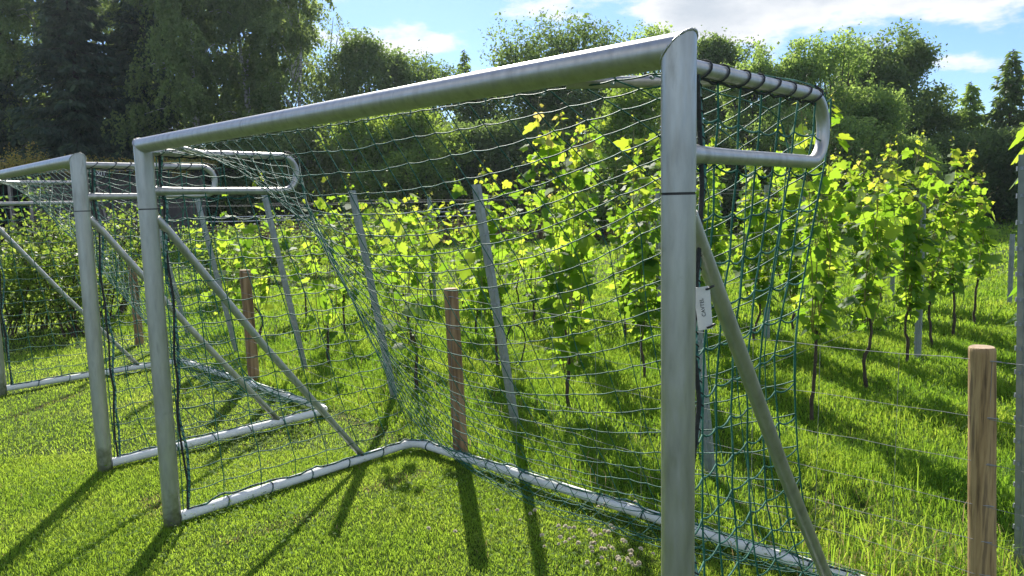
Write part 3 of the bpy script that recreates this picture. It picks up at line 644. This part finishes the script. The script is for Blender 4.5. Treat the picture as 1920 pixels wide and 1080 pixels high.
# small things among the vines
o = empty('orange_marker', (*G(1052, 700)[:2], 0))
tag(o, 'small faded orange marker on the vine stem right of the middle steel post', 'marker')
o.location = (.405, 5.96, 0); mb = MB(); mb.tube([(0, -.025, .40), (0, -.027, .425), (0, -.025, .46)], [.018, .03, .02], 10); mb.build('marker_band', ORANGE, o)
hs = MB(); a = np.linspace(0, 2 * math.pi, 40); c0 = G(967, 690)
hs.tube(np.stack([c0[0] + .1 * np.cos(a) + .01 * np.sin(3 * a), c0[1] + .05 * np.cos(a), .235 + .21 * np.sin(a)], 1), .0075, 7, caps=False, up=np.array([.2, 1, .1]))
tag(hs.build('hose_loop', BLACKPL), 'black hose loop standing around a thin vine stem near the middle steel post', 'hose')
st = MB(); p = G(1723, 600); st.tube([(p[0], p[1], -.05), (p[0] + .01, p[1], .5), (p[0] + .015, p[1], 1.0)], [.022, .02, .02], 8)
tag(st.build('wooden_stake', TERRA), 'thin reddish wooden stake between the vines on the right', 'stake')
# clover heads
cf = MB(); nfl = 60; dirs = rand_dirs(nfl); dirs[:, 2] = np.abs(dirs[:, 2]) * 1.2 - .35
tvp = [(-.3, 0, 0), (.3, 0, 0), (.22, 1, .1), (-.22, 1, .1)]
cf.inst(tvp, [(0, 1, 2, 3)], dirs * .002 + [0, 0, .05], frames(dirs + [0, 0, .25], rand_dirs(nfl)), .0085)
cf.tube([(0, 0, 0), (.002, 0, .025), (0, 0, .05)], .0009, 4, 1)
proto = cf.build('clover_flower', [FLOWER, SHOOT]); tag(proto, 'dry pinkish white clover head in the lawn beside the near right post', 'clover flower', 'clover heads in the lawn')
clumps = [(1050, 1006, 6), (1070, 1017, 5), (1105, 1015, 7), (1108, 1036, 9), (1137, 1012, 4), (1156, 1008, 2), (1142, 1045, 5), (1166, 1045, 5), (1118, 1066, 6), (1178, 1062, 9), (1190, 1074, 6), (1100, 1048, 2), (1010, 975, 2), (945, 978, 1), (1130, 960, 3), (1024, 1030, 2), (1058, 1024, 3), (1186, 960, 2), (1160, 1072, 3), (974, 985, 1), (800, 1002, 1), (850, 1018, 1), (1205, 1055, 2)]
first = True
for (px, py, n) in clumps:
    for k in range(math.ceil(n * .62)):
        q_ = G(px + random.gauss(0, 9), py + random.gauss(0, 6))
        o = proto if first else proto.copy()
        if not first: COL.objects.link(o)
        first = False
        o.location = (q_[0], q_[1], random.uniform(-.012, .006)); o.rotation_euler = (random.gauss(0, .25), random.gauss(0, .25), random.uniform(0, 6)); o.scale = [random.uniform(.8, 1.2)] * 3

# ------------------------------------------------------------------ bushes and trees
LEAFQ = ([(0, 0, 0), (.32, .45, .06), (0, 1, 0), (-.32, .45, .06)], [(0, 1, 2, 3)])
def bush(name, base, label, cat, group, rx, ry, h, n, size, m, seed, stems=7, z0=.1, gold=0):
    rng = np.random.default_rng(seed); root = empty(name, (base[0], base[1], 0), 0, label, cat, group)
    sb = MB(); lf = MB(); pos = []
    for k in range(stems):
        a = rng.uniform(0, 6.28); e = np.array([math.cos(a) * rx * rng.uniform(.2, .95), math.sin(a) * ry * rng.uniform(.2, .95), h * rng.uniform(.7, 1.05)])
        P = curve_pts([(rng.normal(0, .08), rng.normal(0, .08), -.05), e * [.45, .45, .45] + rng.normal(0, .05, 3), e], 16); sb.tube(P, np.linspace(.014, .003, 16), 5)
        for j in range(5):
            i = rng.integers(4, 15); d = rand_dirs(1, rng)[0] * [1, 1, .5] + [0, 0, .3]; Q = np.array([P[i], P[i] + d * rng.uniform(.12, .35) * h * .5, P[i] + d * rng.uniform(.4, .6) * h * .5 - [0, 0, .03]]); sb.tube(Q, [.005, .003, .002], 4)
            t = rng.uniform(0, 1, n // stems // 6); pos.append(Q[0] + (Q[2] - Q[0]) * t[:, None] + rng.normal(0, .055 * h, (len(t), 3)))
        t = rng.uniform(.15, 1, n // stems // 6); pos.append(P[(t * 15).astype(int)] + rng.normal(0, .05 * h, (len(t), 3)))
    P = np.vstack(pos); P = P[P[:, 2] > z0]; nn = len(P)
    fwd = rand_dirs(nn, rng) + P * [1, 1, 0] / max(rx, .1) * .5; up = rand_dirs(nn, rng) + [0, 0, .9]
    lf.inst(*LEAFQ, P, frames(fwd, up), size * rng.uniform(.6, 1.25, nn), 0, True)
    sb.build('stems', BARK, root); lf.build('foliage', [m], root)
    return root

BL = ['leafy dark bush at the left edge behind the far goal', 'tall open bush seen between the two left goal posts', 'bush with pale leaf tops right of the left edge', 'bush in front of the dark shed beside the brown fence post', 'low bush just left of the far goal post']
for i, (px, d, rx, h, n) in enumerate([(10, 10.2, .8, 1.5, 3000), (225, 12.2, .9, 1.8, 2400), (75, 10.6, .8, 1.9, 2800), (185, 11.4, .8, 1.75, 2600), (125, 10.0, .75, 1.45, 3000)]):
    bush('garden_bush', (XD(px, d), d), BL[i], 'bush', 'garden bushes behind the far goal', rx, rx * .8, h, int(n * .62), .075, BUSHLEAF, 40 + i, 9)
BL2 = ['low pale green shrub behind the vine rows, left end of the hedge', 'loose pale green shrub behind the vine rows, second from the left', 'leafy shrub in the middle of the hedge behind the vine rows', 'shrub right of the middle of the hedge behind the vine rows', 'last shrub at the right end of the hedge behind the vine rows', 'small shrub behind the leaning left steel post']
for i, (px, d, rx, h, n) in enumerate([(400, 15.5, 1.2, 1.35, 2600), (500, 17, 1.3, 1.4, 2600), (585, 18, 1.3, 1.5, 2600), (680, 19, 1.3, 1.5, 2400), (765, 20, 1.2, 1.5, 2200), (455, 13.5, .8, 1.2, 2000)]):
    bush('hedge_shrub', (XD(px, d), d), BL2[i], 'shrub', 'shrubs of the hedge behind the vines', rx, rx * .8, h, n, .075, LIGHTLEAF, 60 + i, 9)

def limbs(mb, base_h, tips, r0, rng, bend=.25):
    for t in tips:
        s = np.array([0, 0, base_h * rng.uniform(.55, 1.1)]); mid = s + (t - s) * .5 + rng.normal(0, bend, 3) + [0, 0, bend]
        L_ = np.linalg.norm(t - s); mb.tube(curve_pts([s, mid, t], 9), np.linspace(r0 * .42, .02, 9), 6)

def broadleaf(px, d, top_px, label, rx, bottom, n, size, m, seed, clumps=34, group='trees of the wood behind the vineyard', name='broadleaf_tree', cr=(.13, .24), bark=None, flat=1.0):
    rx *= 1.3 if name == 'broadleaf_tree' else 1.15; bottom = min(bottom, 1.6); size *= .92
    rng = np.random.default_rng(seed); h = EYE + (380 - (px - 960) * .0237 - top_px) / F_PX * d; n = int(n * 2.0)
    root = empty(name, (XD(px, d), d, 0), rng.uniform(0, .3), label, 'tree', group)
    cz, rz = (h + bottom) / 2, (h - bottom) / 2; cc = []
    for k in range(clumps):
        v = rand_dirs(1, rng)[0]; rr = rng.uniform(.4, .9) if k % 4 else .3
        cc.append([v[0] * rx * rr, v[1] * rx * rr * .8, cz + v[2] * rz * rr * flat])
    for k in range(6): u_ = rng.uniform(-.55, .55) if k else 0; cc[k] = [u_ * rx, rng.uniform(-.2, .2) * rx, h - rz * (rng.uniform(.18, .32) + .5 * u_ ** 2)]
    cc = np.array(cc); rc = rng.uniform(*cr, clumps) * 2 * min(rx, rz * 1.1)
    tr = MB(); hh = bottom + .4 * rz; P = curve_pts([(0, 0, -.1), (rng.normal(0, .1), rng.normal(0, .1), hh * .5), (rng.normal(0, .2), 0, hh), (rng.normal(0, .2), 0, h * .74)], 16)
    r0 = .018 * h + .05; tr.tube(P, np.linspace(r0, .03, 16), 8); limbs(tr, hh, cc, r0, rng)
    idx = rng.integers(0, clumps, n); v = rand_dirs(n, rng); rad_ = rng.uniform(.25, 1, n) ** .5 * rc[idx] * (1 + .12 * rng.normal(size=n))
    # twigs: pull leaves into little sprays
    pos = cc[idx] + v * rad_[:, None] * [1, 1, .8]
    nt_ = n // 14; c2 = rng.integers(0, nt_, n); tw = pos[:nt_]; pos = np.where((rng.uniform(size=n) < .75)[:, None], tw[c2] + rng.normal(0, size * 1.15, (n, 3)), pos)
    if name == 'willow_bush':                                             # upright feathery shoots
        for k in range(26):
            c_ = cc[rng.integers(0, clumps)]; t = rng.uniform(0, 1, 60)[:, None]; L_ = rng.uniform(.7, 1.5)
            pos = np.vstack([pos, c_ + [rng.normal(0, .4), rng.normal(0, .3), .5] + t * np.array([rng.normal(0, .2), 0, L_]) + rng.normal(0, 1, (60, 3)) * (.04 + .12 * (1 - t))])
        pos = pos[pos[:, 2] < h + .15]
    pos = pos[pos[:, 2] > .3]; n = len(pos); fw_ = rand_dirs(n, rng) + [0, 0, -.3]; up = rand_dirs(n, rng) + [0, 0, .8]
    lf = MB(); lf.inst(*LEAFQ, pos, frames(fw_, up), np.stack([size * rng.lognormal(.05, .38, n), size * rng.lognormal(-.1, .35, n), np.full(n, size)], 1), 0)
    tr.build('trunk', bark or TBARK, root); lf.build('crown', m, root); return root

def spruce(px, d, h, label, r, n, seed, name='spruce_tree', group='trees of the wood behind the vineyard', z0=.4, droop=.35, m=None, size=.24):
    rng = np.random.default_rng(seed); root = empty(name, (XD(px, d), d, 0), 0, label, 'tree', group)
    tr = MB(); tr.tube([(0, 0, -.1), (.05, 0, h * .5), (0, 0, h)], [.016 * h, .01 * h, .01], 8); pos, fwd = [], []
    nb = int(h * 11)
    for k in range(nb):
        z = z0 + (h - z0) * (k / nb) ** .95; L_ = r * (1 - (z - z0) / (h - z0)) ** .8 * rng.uniform(.65, 1.12) + .12; a = k * 2.4 + rng.normal(0, .3)
        d_ = np.array([math.cos(a), math.sin(a), 0]); t = np.linspace(0, 1, 7); P = np.array([0, 0, z]) + d_ * (t * L_)[:, None]; P[:, 2] += -droop * L_ * t ** 1.3 + .18 * L_ * t ** 3
        tr.tube(P, np.linspace(.03, .006, 7), 4, caps=False)
        q_ = max(4, int(n / nb * L_ / (r * .6))); t = rng.uniform(.1, 1, q_); b = np.array([0, 0, z]) + d_ * (t * L_)[:, None]; b[:, 2] += -droop * L_ * t ** 1.3 + .18 * L_ * t ** 3
        sidev = np.array([-d_[1], d_[0], 0]); off = rng.uniform(-1, 1, q_) * L_ * .28 * (1.1 - t * .6); b += sidev * off[:, None]; b[:, 2] -= np.abs(off) * .3 + rng.uniform(0, .25, q_)
        pos.append(b); fwd.append(d_ * .6 + sidev * np.sign(off)[:, None] * .5 + np.array([0, 0, -.6]) + rng.normal(0, .3, (q_, 3)))
    P = np.vstack(pos); Fw = np.vstack(fwd); lf = MB(); k = P[:, 2] > .2; P, Fw = P[k], Fw[k]
    lf.inst([(-.12, 0, 0), (.12, 0, 0), (.2, .5, .03), (0, 1, 0), (-.2, .5, .03)], [(0, 1, 2, 3, 4)], P, frames(Fw, rand_dirs(len(P), rng) + [0, 0, .5]), size * rng.uniform(.6, 1.4, len(P)))
    tr.build('trunk', TBARK, root); lf.build('crown', m or SPRUCELEAF, root); return root

def weeping(px, d, h, label, rx, n, seed, size=.14, m=None, name='birch_tree', group='trees of the wood behind the vineyard', bottom=2.0, bark=None, spindle=False):
    rng = np.random.default_rng(seed); root = empty(name, (XD(px, d), d, 0), 0, label, 'tree', group)
    tr = MB(); tr.tube(curve_pts([(0, 0, -.1), (rng.normal(0, .15), 0, h * .4), (rng.normal(0, .3), 0, h * .75), (0, 0, h)], 14), np.linspace(.013 * h, .015, 14), 8)
    pos = []; ns = n // 30
    for k in range(26):
        z = h * rng.uniform(.25, .95); a = rng.uniform(0, 6.28); L_ = rx * math.sqrt(max(.05, 1 - ((z / h - .5) / .52) ** 2)) * rng.uniform(.6, 1); tr.tube(curve_pts([(0, 0, z - .8), (math.cos(a) * L_ * .5, math.sin(a) * L_ * .5, z + .3), (math.cos(a) * L_, math.sin(a) * L_, z)], 8), np.linspace(.05, .012, 8), 5, caps=False)
    nc = int(26 + rx * 9); cc = []
    for k in range(nc):
        f = rng.uniform(.1, 1.0) if k > 2 else .98; prof = math.sqrt(max(.015, 1 - ((f - .42) / .6) ** 2)); a = rng.uniform(0, 6.28); rr = rx * prof * math.sqrt(rng.uniform(.05, 1.05))
        cc.append((math.cos(a) * rr, math.sin(a) * rr * .8, bottom + (h - bottom) * f, rng.uniform(.28, .62), rng.uniform(.7, 1.9)))
    cc = np.array(cc)
    for k in range(ns):
        c_ = cc[rng.integers(0, nc)]; L_ = c_[4] * rng.uniform(.5, 1.2); t = np.linspace(0, 1, 30) ** .8; sw = rng.normal(0, .22, 2)
        o_ = rng.normal(0, c_[3], 3) * [1, 1, .55]
        P = c_[:3] + o_ + np.stack([sw[0] * t + o_[0] * .5 * t, sw[1] * t, .25 * t - (L_ + .25) * t ** 1.6], 1) + rng.normal(0, .055, (30, 3)); pos.append(P)
    P = np.vstack(pos); P = P[P[:, 2] > .4]; n = len(P); fw_ = rand_dirs(n, rng) * .8 + [0, 0, -.9]
    lf = MB(); lf.inst(*LEAFQ, P, frames(fw_, rand_dirs(n, rng)), size * rng.uniform(.6, 1.35, n))
    tr.build('trunk', bark or BIRCHBARK, root); lf.build('crown', m or BIRCHLEAF, root); return root

# left: tall wood
spruce(175, 44, 19, 'tall dark spruce standing second from the left edge', 4.6, 34000, 1, size=.36)
spruce(20, 47, 18, 'dark spruce cut by the left edge of the photo', 4.6, 26000, 2, size=.36)
spruce(300, 46, 18, 'dark spruce between the tall spruce and the drooping birches', 4.4, 30000, 3, size=.36)
weeping(395, 43, 17.5, 'broad weeping birch right of the dark spruces', 3.4, 42000, 4, .19)
weeping(490, 44, 17, 'weeping birch with fine drooping twigs, middle of the birches', 3.2, 42000, 5, .19)
weeping(572, 43, 15, 'narrow birch at the right end of the tall left wood', 2.3, 26000, 6, .18)
weeping(75, 48, 16.5, 'pale green birch seen between the left spruces', 2.6, 24000, 7, .18)
weeping(235, 49, 17.5, 'half hidden birch between the two tallest spruces', 2.4, 26000, 90, .18)
weeping(335, 47, 17.5, 'tall dense birch behind the third spruce', 2.6, 30000, 91, .18)
weeping(120, 48, 18, 'tall birch behind the two left spruces', 3.0, 30000, 92, .19)
weeping(450, 49, 17.5, 'tall birch standing behind the weeping birches', 3.2, 30000, 93, .19)
weeping(530, 48, 16.5, 'birch filling the gap left of the narrow birch', 2.6, 26000, 94, .19)
weeping(650, 47, 13.2, 'slender thin-leaved birch with a pale stem against the sky', 1.1, 1500, 8, .13, bottom=6)
# centre and right: oaks, bushes, conifers
broadleaf(705, 46, 66, 'oak with a pointed crown right of the slender birch', 2.6, 2.5, 15000, .2, OAKLEAF, 10)
broadleaf(795, 47, 96, 'round oak left of the small dark treetop', 2.5, 2.5, 13000, .2, OAKLEAF, 11)
spruce(884, 50, EYE + (374 - 94) / F_PX * 50, 'small dark pointed treetop over the middle of the crossbar', 1.9, 5000, 12, 'larch_tree', size=.3, m=OAKLEAF)
broadleaf(1050, 46, 56, 'wide oak whose top shows above the middle of the crossbar', 4.0, 2.5, 22000, .2, OAKLEAF, 13, 34)
broadleaf(930, 47, 150, 'lower oak hidden by the crossbar left of the wide oak', 2.6, 2, 13000, .2, OAKLEAF, 14)
broadleaf(1215, 44, 48, 'thin-topped tree just left of the crossbar corner', 1.9, 2.2, 8000, .18, WILLOWLEAF, 15)
broadleaf(1345, 46, 62, 'dark oak right of the goal corner', 2.3, 2.5, 16000, .2, OAKLEAF, 16, 30)
broadleaf(1665, 45, 66, 'large spreading oak right of the willow bushes', 3.1, 3.0, 24000, .2, OAKLEAF, 17, 34)
broadleaf(1600, 46, 110, 'oak behind the willow bushes', 2.4, 2.5, 11000, .2, OAKLEAF, 31)
broadleaf(1730, 46, 200, 'low oak bough at the foot of the spreading oak', 1.9, 1.5, 9000, .2, OAKLEAF, 18)
for i, (px, d, tp_, rx, lab) in enumerate([(1440, 38, 100, 1.7, 'upright willow bush nearest the goal corner'), (1500, 37, 90, 1.8, 'willow bush with feathery upright shoots'), (1565, 38, 66, 1.9, 'tallest pale willow bush before the oak'), (1630, 37, 170, 1.9, 'lower willow bush under the spreading oak'), (1400, 39, 130, 1.5, 'willow bush half hidden by the goal hoop'), (1690, 37, 260, 1.8, 'low willow bush right of the tallest one'), (1480, 35, 210, 2.0, 'dense low willow bush seen through the goal hoop'), (1570, 35, 230, 2.0, 'dense low willow bush above the vines')]):
    broadleaf(px, d, tp_, lab, rx, .3, 11000, .15, WILLOWLEAF, 50 + i, 30, name='willow_bush', flat=1.05, cr=(.14, .24))
spruce(1878, 44, EYE + (352 - 94) / F_PX * 44, 'dark conifer with a spiky top near the right edge', 2.6, 9000, 20, size=.3, droop=.1, m=OAKLEAF)
spruce(1805, 46, EYE + (352 - 150) / F_PX * 46, 'feathery larch left of the spiky conifer', 2.2, 8000, 21, 'larch_tree', size=.28, droop=.15, m=WILLOWLEAF)
spruce(1950, 43, 9, 'conifer cut by the right edge of the photo', 2.6, 8000, 22, size=.3, m=OAKLEAF)
for i, (px, d, tp_, rx, m_, lab) in enumerate([
        (700, 37, 225, 2.3, LIGHTLEAF, 'sunlit shrub tree below the pointed oak'), (790, 36, 205, 2.2, LIGHTLEAF, 'sunlit shrub tree under the middle of the crossbar'), (875, 38, 235, 2.0, OAKLEAF, 'dark shrub tree right of the sunlit shrubs'),
        (985, 38, 235, 2.2, OAKLEAF, 'dark shrub tree behind the tallest vine'), (1080, 38, 260, 1.9, OAKLEAF, 'low dark shrub tree right of the tallest vine'), (1180, 31, 165, 1.9, LIGHTLEAF, 'near tree with larger pale leaves left of the right goal post'),
        (1130, 33, 290, 1.5, LIGHTLEAF, 'low pale-leaved bush beside the near tree'), (600, 40, 240, 2.1, BIRCHLEAF, 'dim undergrowth tree below the narrow birch'), (520, 40, 270, 2.2, OAKLEAF, 'dark undergrowth tree below the birches'), (440, 41, 275, 2.2, OAKLEAF, 'dark undergrowth tree right of the shed'),
        (1300, 36, 250, 2.0, OAKLEAF, 'dark shrub tree behind the right goal post'), (1780, 40, 262, 2.3, OAKLEAF, 'dark shrub tree below the larch'), (1860, 40, 255, 2.2, OAKLEAF, 'dark shrub tree below the spiky conifer'), (1930, 39, 250, 2.0, OAKLEAF, 'dark shrub tree at the right edge'), (1380, 37, 280, 1.8, OAKLEAF, 'dark low shrub tree seen through the hoop')]):
    broadleaf(px, d, tp_, lab, rx, .2, 11000, .16, m_, 80 + i, 24, name='shrub_tree', cr=(.16, .27))
# unbroken undergrowth below and behind the trees
ug = MB(); P = []
for i in range(150):
    x = RNG.uniform(-42, 46); y = RNG.uniform(50, 56); s = RNG.uniform(1.6, 3.0); n = 420
    P.append(np.array([x, y, RNG.uniform(.8, 5.0)]) + rand_dirs(n) * (RNG.uniform(.3, 1, n) * s)[:, None])
P = np.vstack(P); P = P[P[:, 2] > .05]; ug.inst(*LEAFQ, P, frames(rand_dirs(len(P)), rand_dirs(len(P)) + [0, 0, .6]), RNG.uniform(.35, .6, len(P)))
tag(ug.build('wood_undergrowth', OAKLEAF), 'dark unbroken undergrowth of the wood behind all the trees', 'undergrowth', kind='stuff')

# ------------------------------------------------------------------ shed with planted roof, sports board, paddock fence, path
SD = 37.0; sx0, sx1 = XD(-120, SD), XD(398, SD); sh_h = 3.72
shed = empty('garden_shed', ((sx0 + sx1) / 2, SD, 0), 0, 'low dark timber shed with open left bay and plants on its roof', 'shed')
wd = sx1 - sx0; bay = XD(72, SD) - (sx0 + sx1) / 2; mb = MB(); x = bay
while x < wd / 2 - .02:
    w_ = min(.28, wd / 2 - x); mb.box((x + w_ / 2, 0 + RNG.uniform(0, .02), sh_h / 2), (w_ - .012, .05, sh_h)); x += w_
mb.box(((bay + wd / 2) / 2, .08, sh_h / 2), (wd / 2 - bay - .02, .06, sh_h - .04)); mb.build('board_wall', SHEDWALL, shed)
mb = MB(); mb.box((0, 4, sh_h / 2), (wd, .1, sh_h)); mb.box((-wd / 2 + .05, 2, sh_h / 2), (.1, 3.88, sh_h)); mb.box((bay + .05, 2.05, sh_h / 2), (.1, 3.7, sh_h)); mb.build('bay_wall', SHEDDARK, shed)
for px in (40, -60):
    mb = MB(); mb.box((XD(px, SD) - (sx0 + sx1) / 2, -.05, sh_h / 2), (.14, .14, sh_h)); mb.build('bay_post', POSTGREY, shed)
mb = MB(); mb.box((bay + .12, -.06, sh_h / 2), (.16, .06, sh_h)); mb.build('corner_board', POSTGREY, shed)
mb = MB(); mb.box((0, 2, sh_h + .06), (wd + .5, 4.9, .1)); rf = mb.build('roof', ROOFMAT, shed)
mb = MB(); mb.box((0, -.47, sh_h + .02), (wd + .52, .04, .2)); mb.build('fascia', POSTGREY, rf)
rp = empty('roof_climber', ((sx0 + sx1) / 2, SD, sh_h + .11), 0, 'golden and bronze tipped climber growing over the shed roof', 'climbing plant')
P = []; SS = []
for k in range(420):
    x = RNG.uniform(-wd / 2, wd / 2); fr = (x + wd / 2) / wd; hgt = RNG.uniform(.15, .55) * (1.9 if fr < .42 else 1) * (1 + .5 * math.sin(x * 2.1)); y = RNG.uniform(-.45, 2)
    t = np.linspace(0, 1, 26)[:, None]; P.append(np.array([x, y, 0]) + t * np.array([RNG.normal(0, .12), RNG.normal(0, .1), hgt]) + RNG.normal(0, .06, (26, 3)))
for k in range(60):
    x = RNG.choice([wd / 2 - .5 - abs(RNG.normal(0, .35)), RNG.uniform(-wd / 2, wd / 2)]); t = np.linspace(0, 1, 26)[:, None]; P.append(np.array([x, -.55, .05]) + t * np.array([RNG.normal(0, .2), -.05, -RNG.uniform(.15, .6)]) + RNG.normal(0, .06, (26, 3)))
P = np.vstack(P); mb = MB(); mb.inst(*LEAFQ, P, frames(rand_dirs(len(P)), rand_dirs(len(P)) + [0, 0, .5]), RNG.uniform(.06, .13, len(P))); mb.build('foliage', GOLDLEAF, rp)

bd = empty('sports_board', (XD(207, 33), 33, 0), 0, 'black board with white EXIT lettering on a dark pole before the shed', 'sports board')
mb = MB(); mb.box((0, 0, 3.33), (.58, .04, .36)); brd = mb.build('board', BLACKPL, bd)
text_mesh('lettering', 'EXIT', .26, WHITEPL, brd, Matrix.Translation((0, -.028, 3.36)) @ Matrix.Rotation(rad(90), 4, 'X'), .004)
mb = MB(); mb.tube([(.27, .06, -.05), (.27, .06, 1.5), (.27, .06, 3.5)], .055, 10); mb.build('pole', BLACKPL, bd)
mb = MB(); mb.tube([(-.32, .1, 3.6), (.02, .1, 1.5), (.2, .1, .2)], .04, 8); mb.build('stay_pole', POSTGREY, bd)
mb = MB(); mb.box((.3, .05, 1.35), (.2, .2, .5)); mb.build('weight_box', POSTGREY, bd)

pf = empty('paddock_fence', (0, 30.5, 0), 0, 'paddock fence with two white tapes on dark posts beyond the hedge', 'fence')
x = XD(392, 30.5); x1 = XD(880, 30.5)
while x < x1 + 1:
    mb = MB(); mb.tube([(x, 0, -.1), (x, 0, .7), (x + RNG.normal(0, .01), 0, 1.5)], .05, 8); mb.build('fence_post', DARKWOOD, pf); x += 2.6
mb = MB(); xs_ = np.linspace(XD(392, 30.5), x1 + 1, 60)
for z, k in ((1.38, 1.0), (1.2, 1.0)):
    P = np.stack([xs_, np.full(60, -.06), z - .02 * np.abs(np.sin((xs_ - xs_[0]) / 2.6 * math.pi))], 1); mb.tube(P, .022, 5, rb=.006, up=np.array([0, 0, 1.0]))
mb.build('fence_tape', TAPE, pf)
pt = MB(); pt.add([(-60, 29.5, .0), (-16.5, 29.5, .0), (-16, 32.5, .0), (-60, 33.0, .0)], [(0, 1, 2, 3)]); tag(pt.build('path', GRAVEL), kind='structure')

hb = MB(); hb.box((0, 150, 10), (640, 420, 22.0)); hz_ = hb.build('haze', None or TURF); hz_.data.materials.clear()
hm_, hnt, hout = mat('thin_air'); pv = hnt.nodes.new('ShaderNodeVolumePrincipled'); pv.inputs['Density'].default_value = HAZE; pv.inputs['Color'].default_value = (.78, .89, 1, 1); pv.inputs['Anisotropy'].default_value = .45
hnt.links.new(pv.outputs[0], hout.inputs['Volume']); hz_.data.materials.append(hm_); tag(hz_, kind='stuff')

# ------------------------------------------------------------------ render settings
scene.view_settings.view_transform = 'Standard'; scene.view_settings.look = 'None'; scene.view_settings.gamma = 1; scene.view_settings.exposure = .96
scene.view_settings.use_curve_mapping = False
cy = scene.cycles; cy.max_bounces = 7; cy.diffuse_bounces = 3; cy.glossy_bounces = 3; cy.transmission_bounces = 5; cy.transparent_max_bounces = 6
cy.sample_clamp_indirect = 6
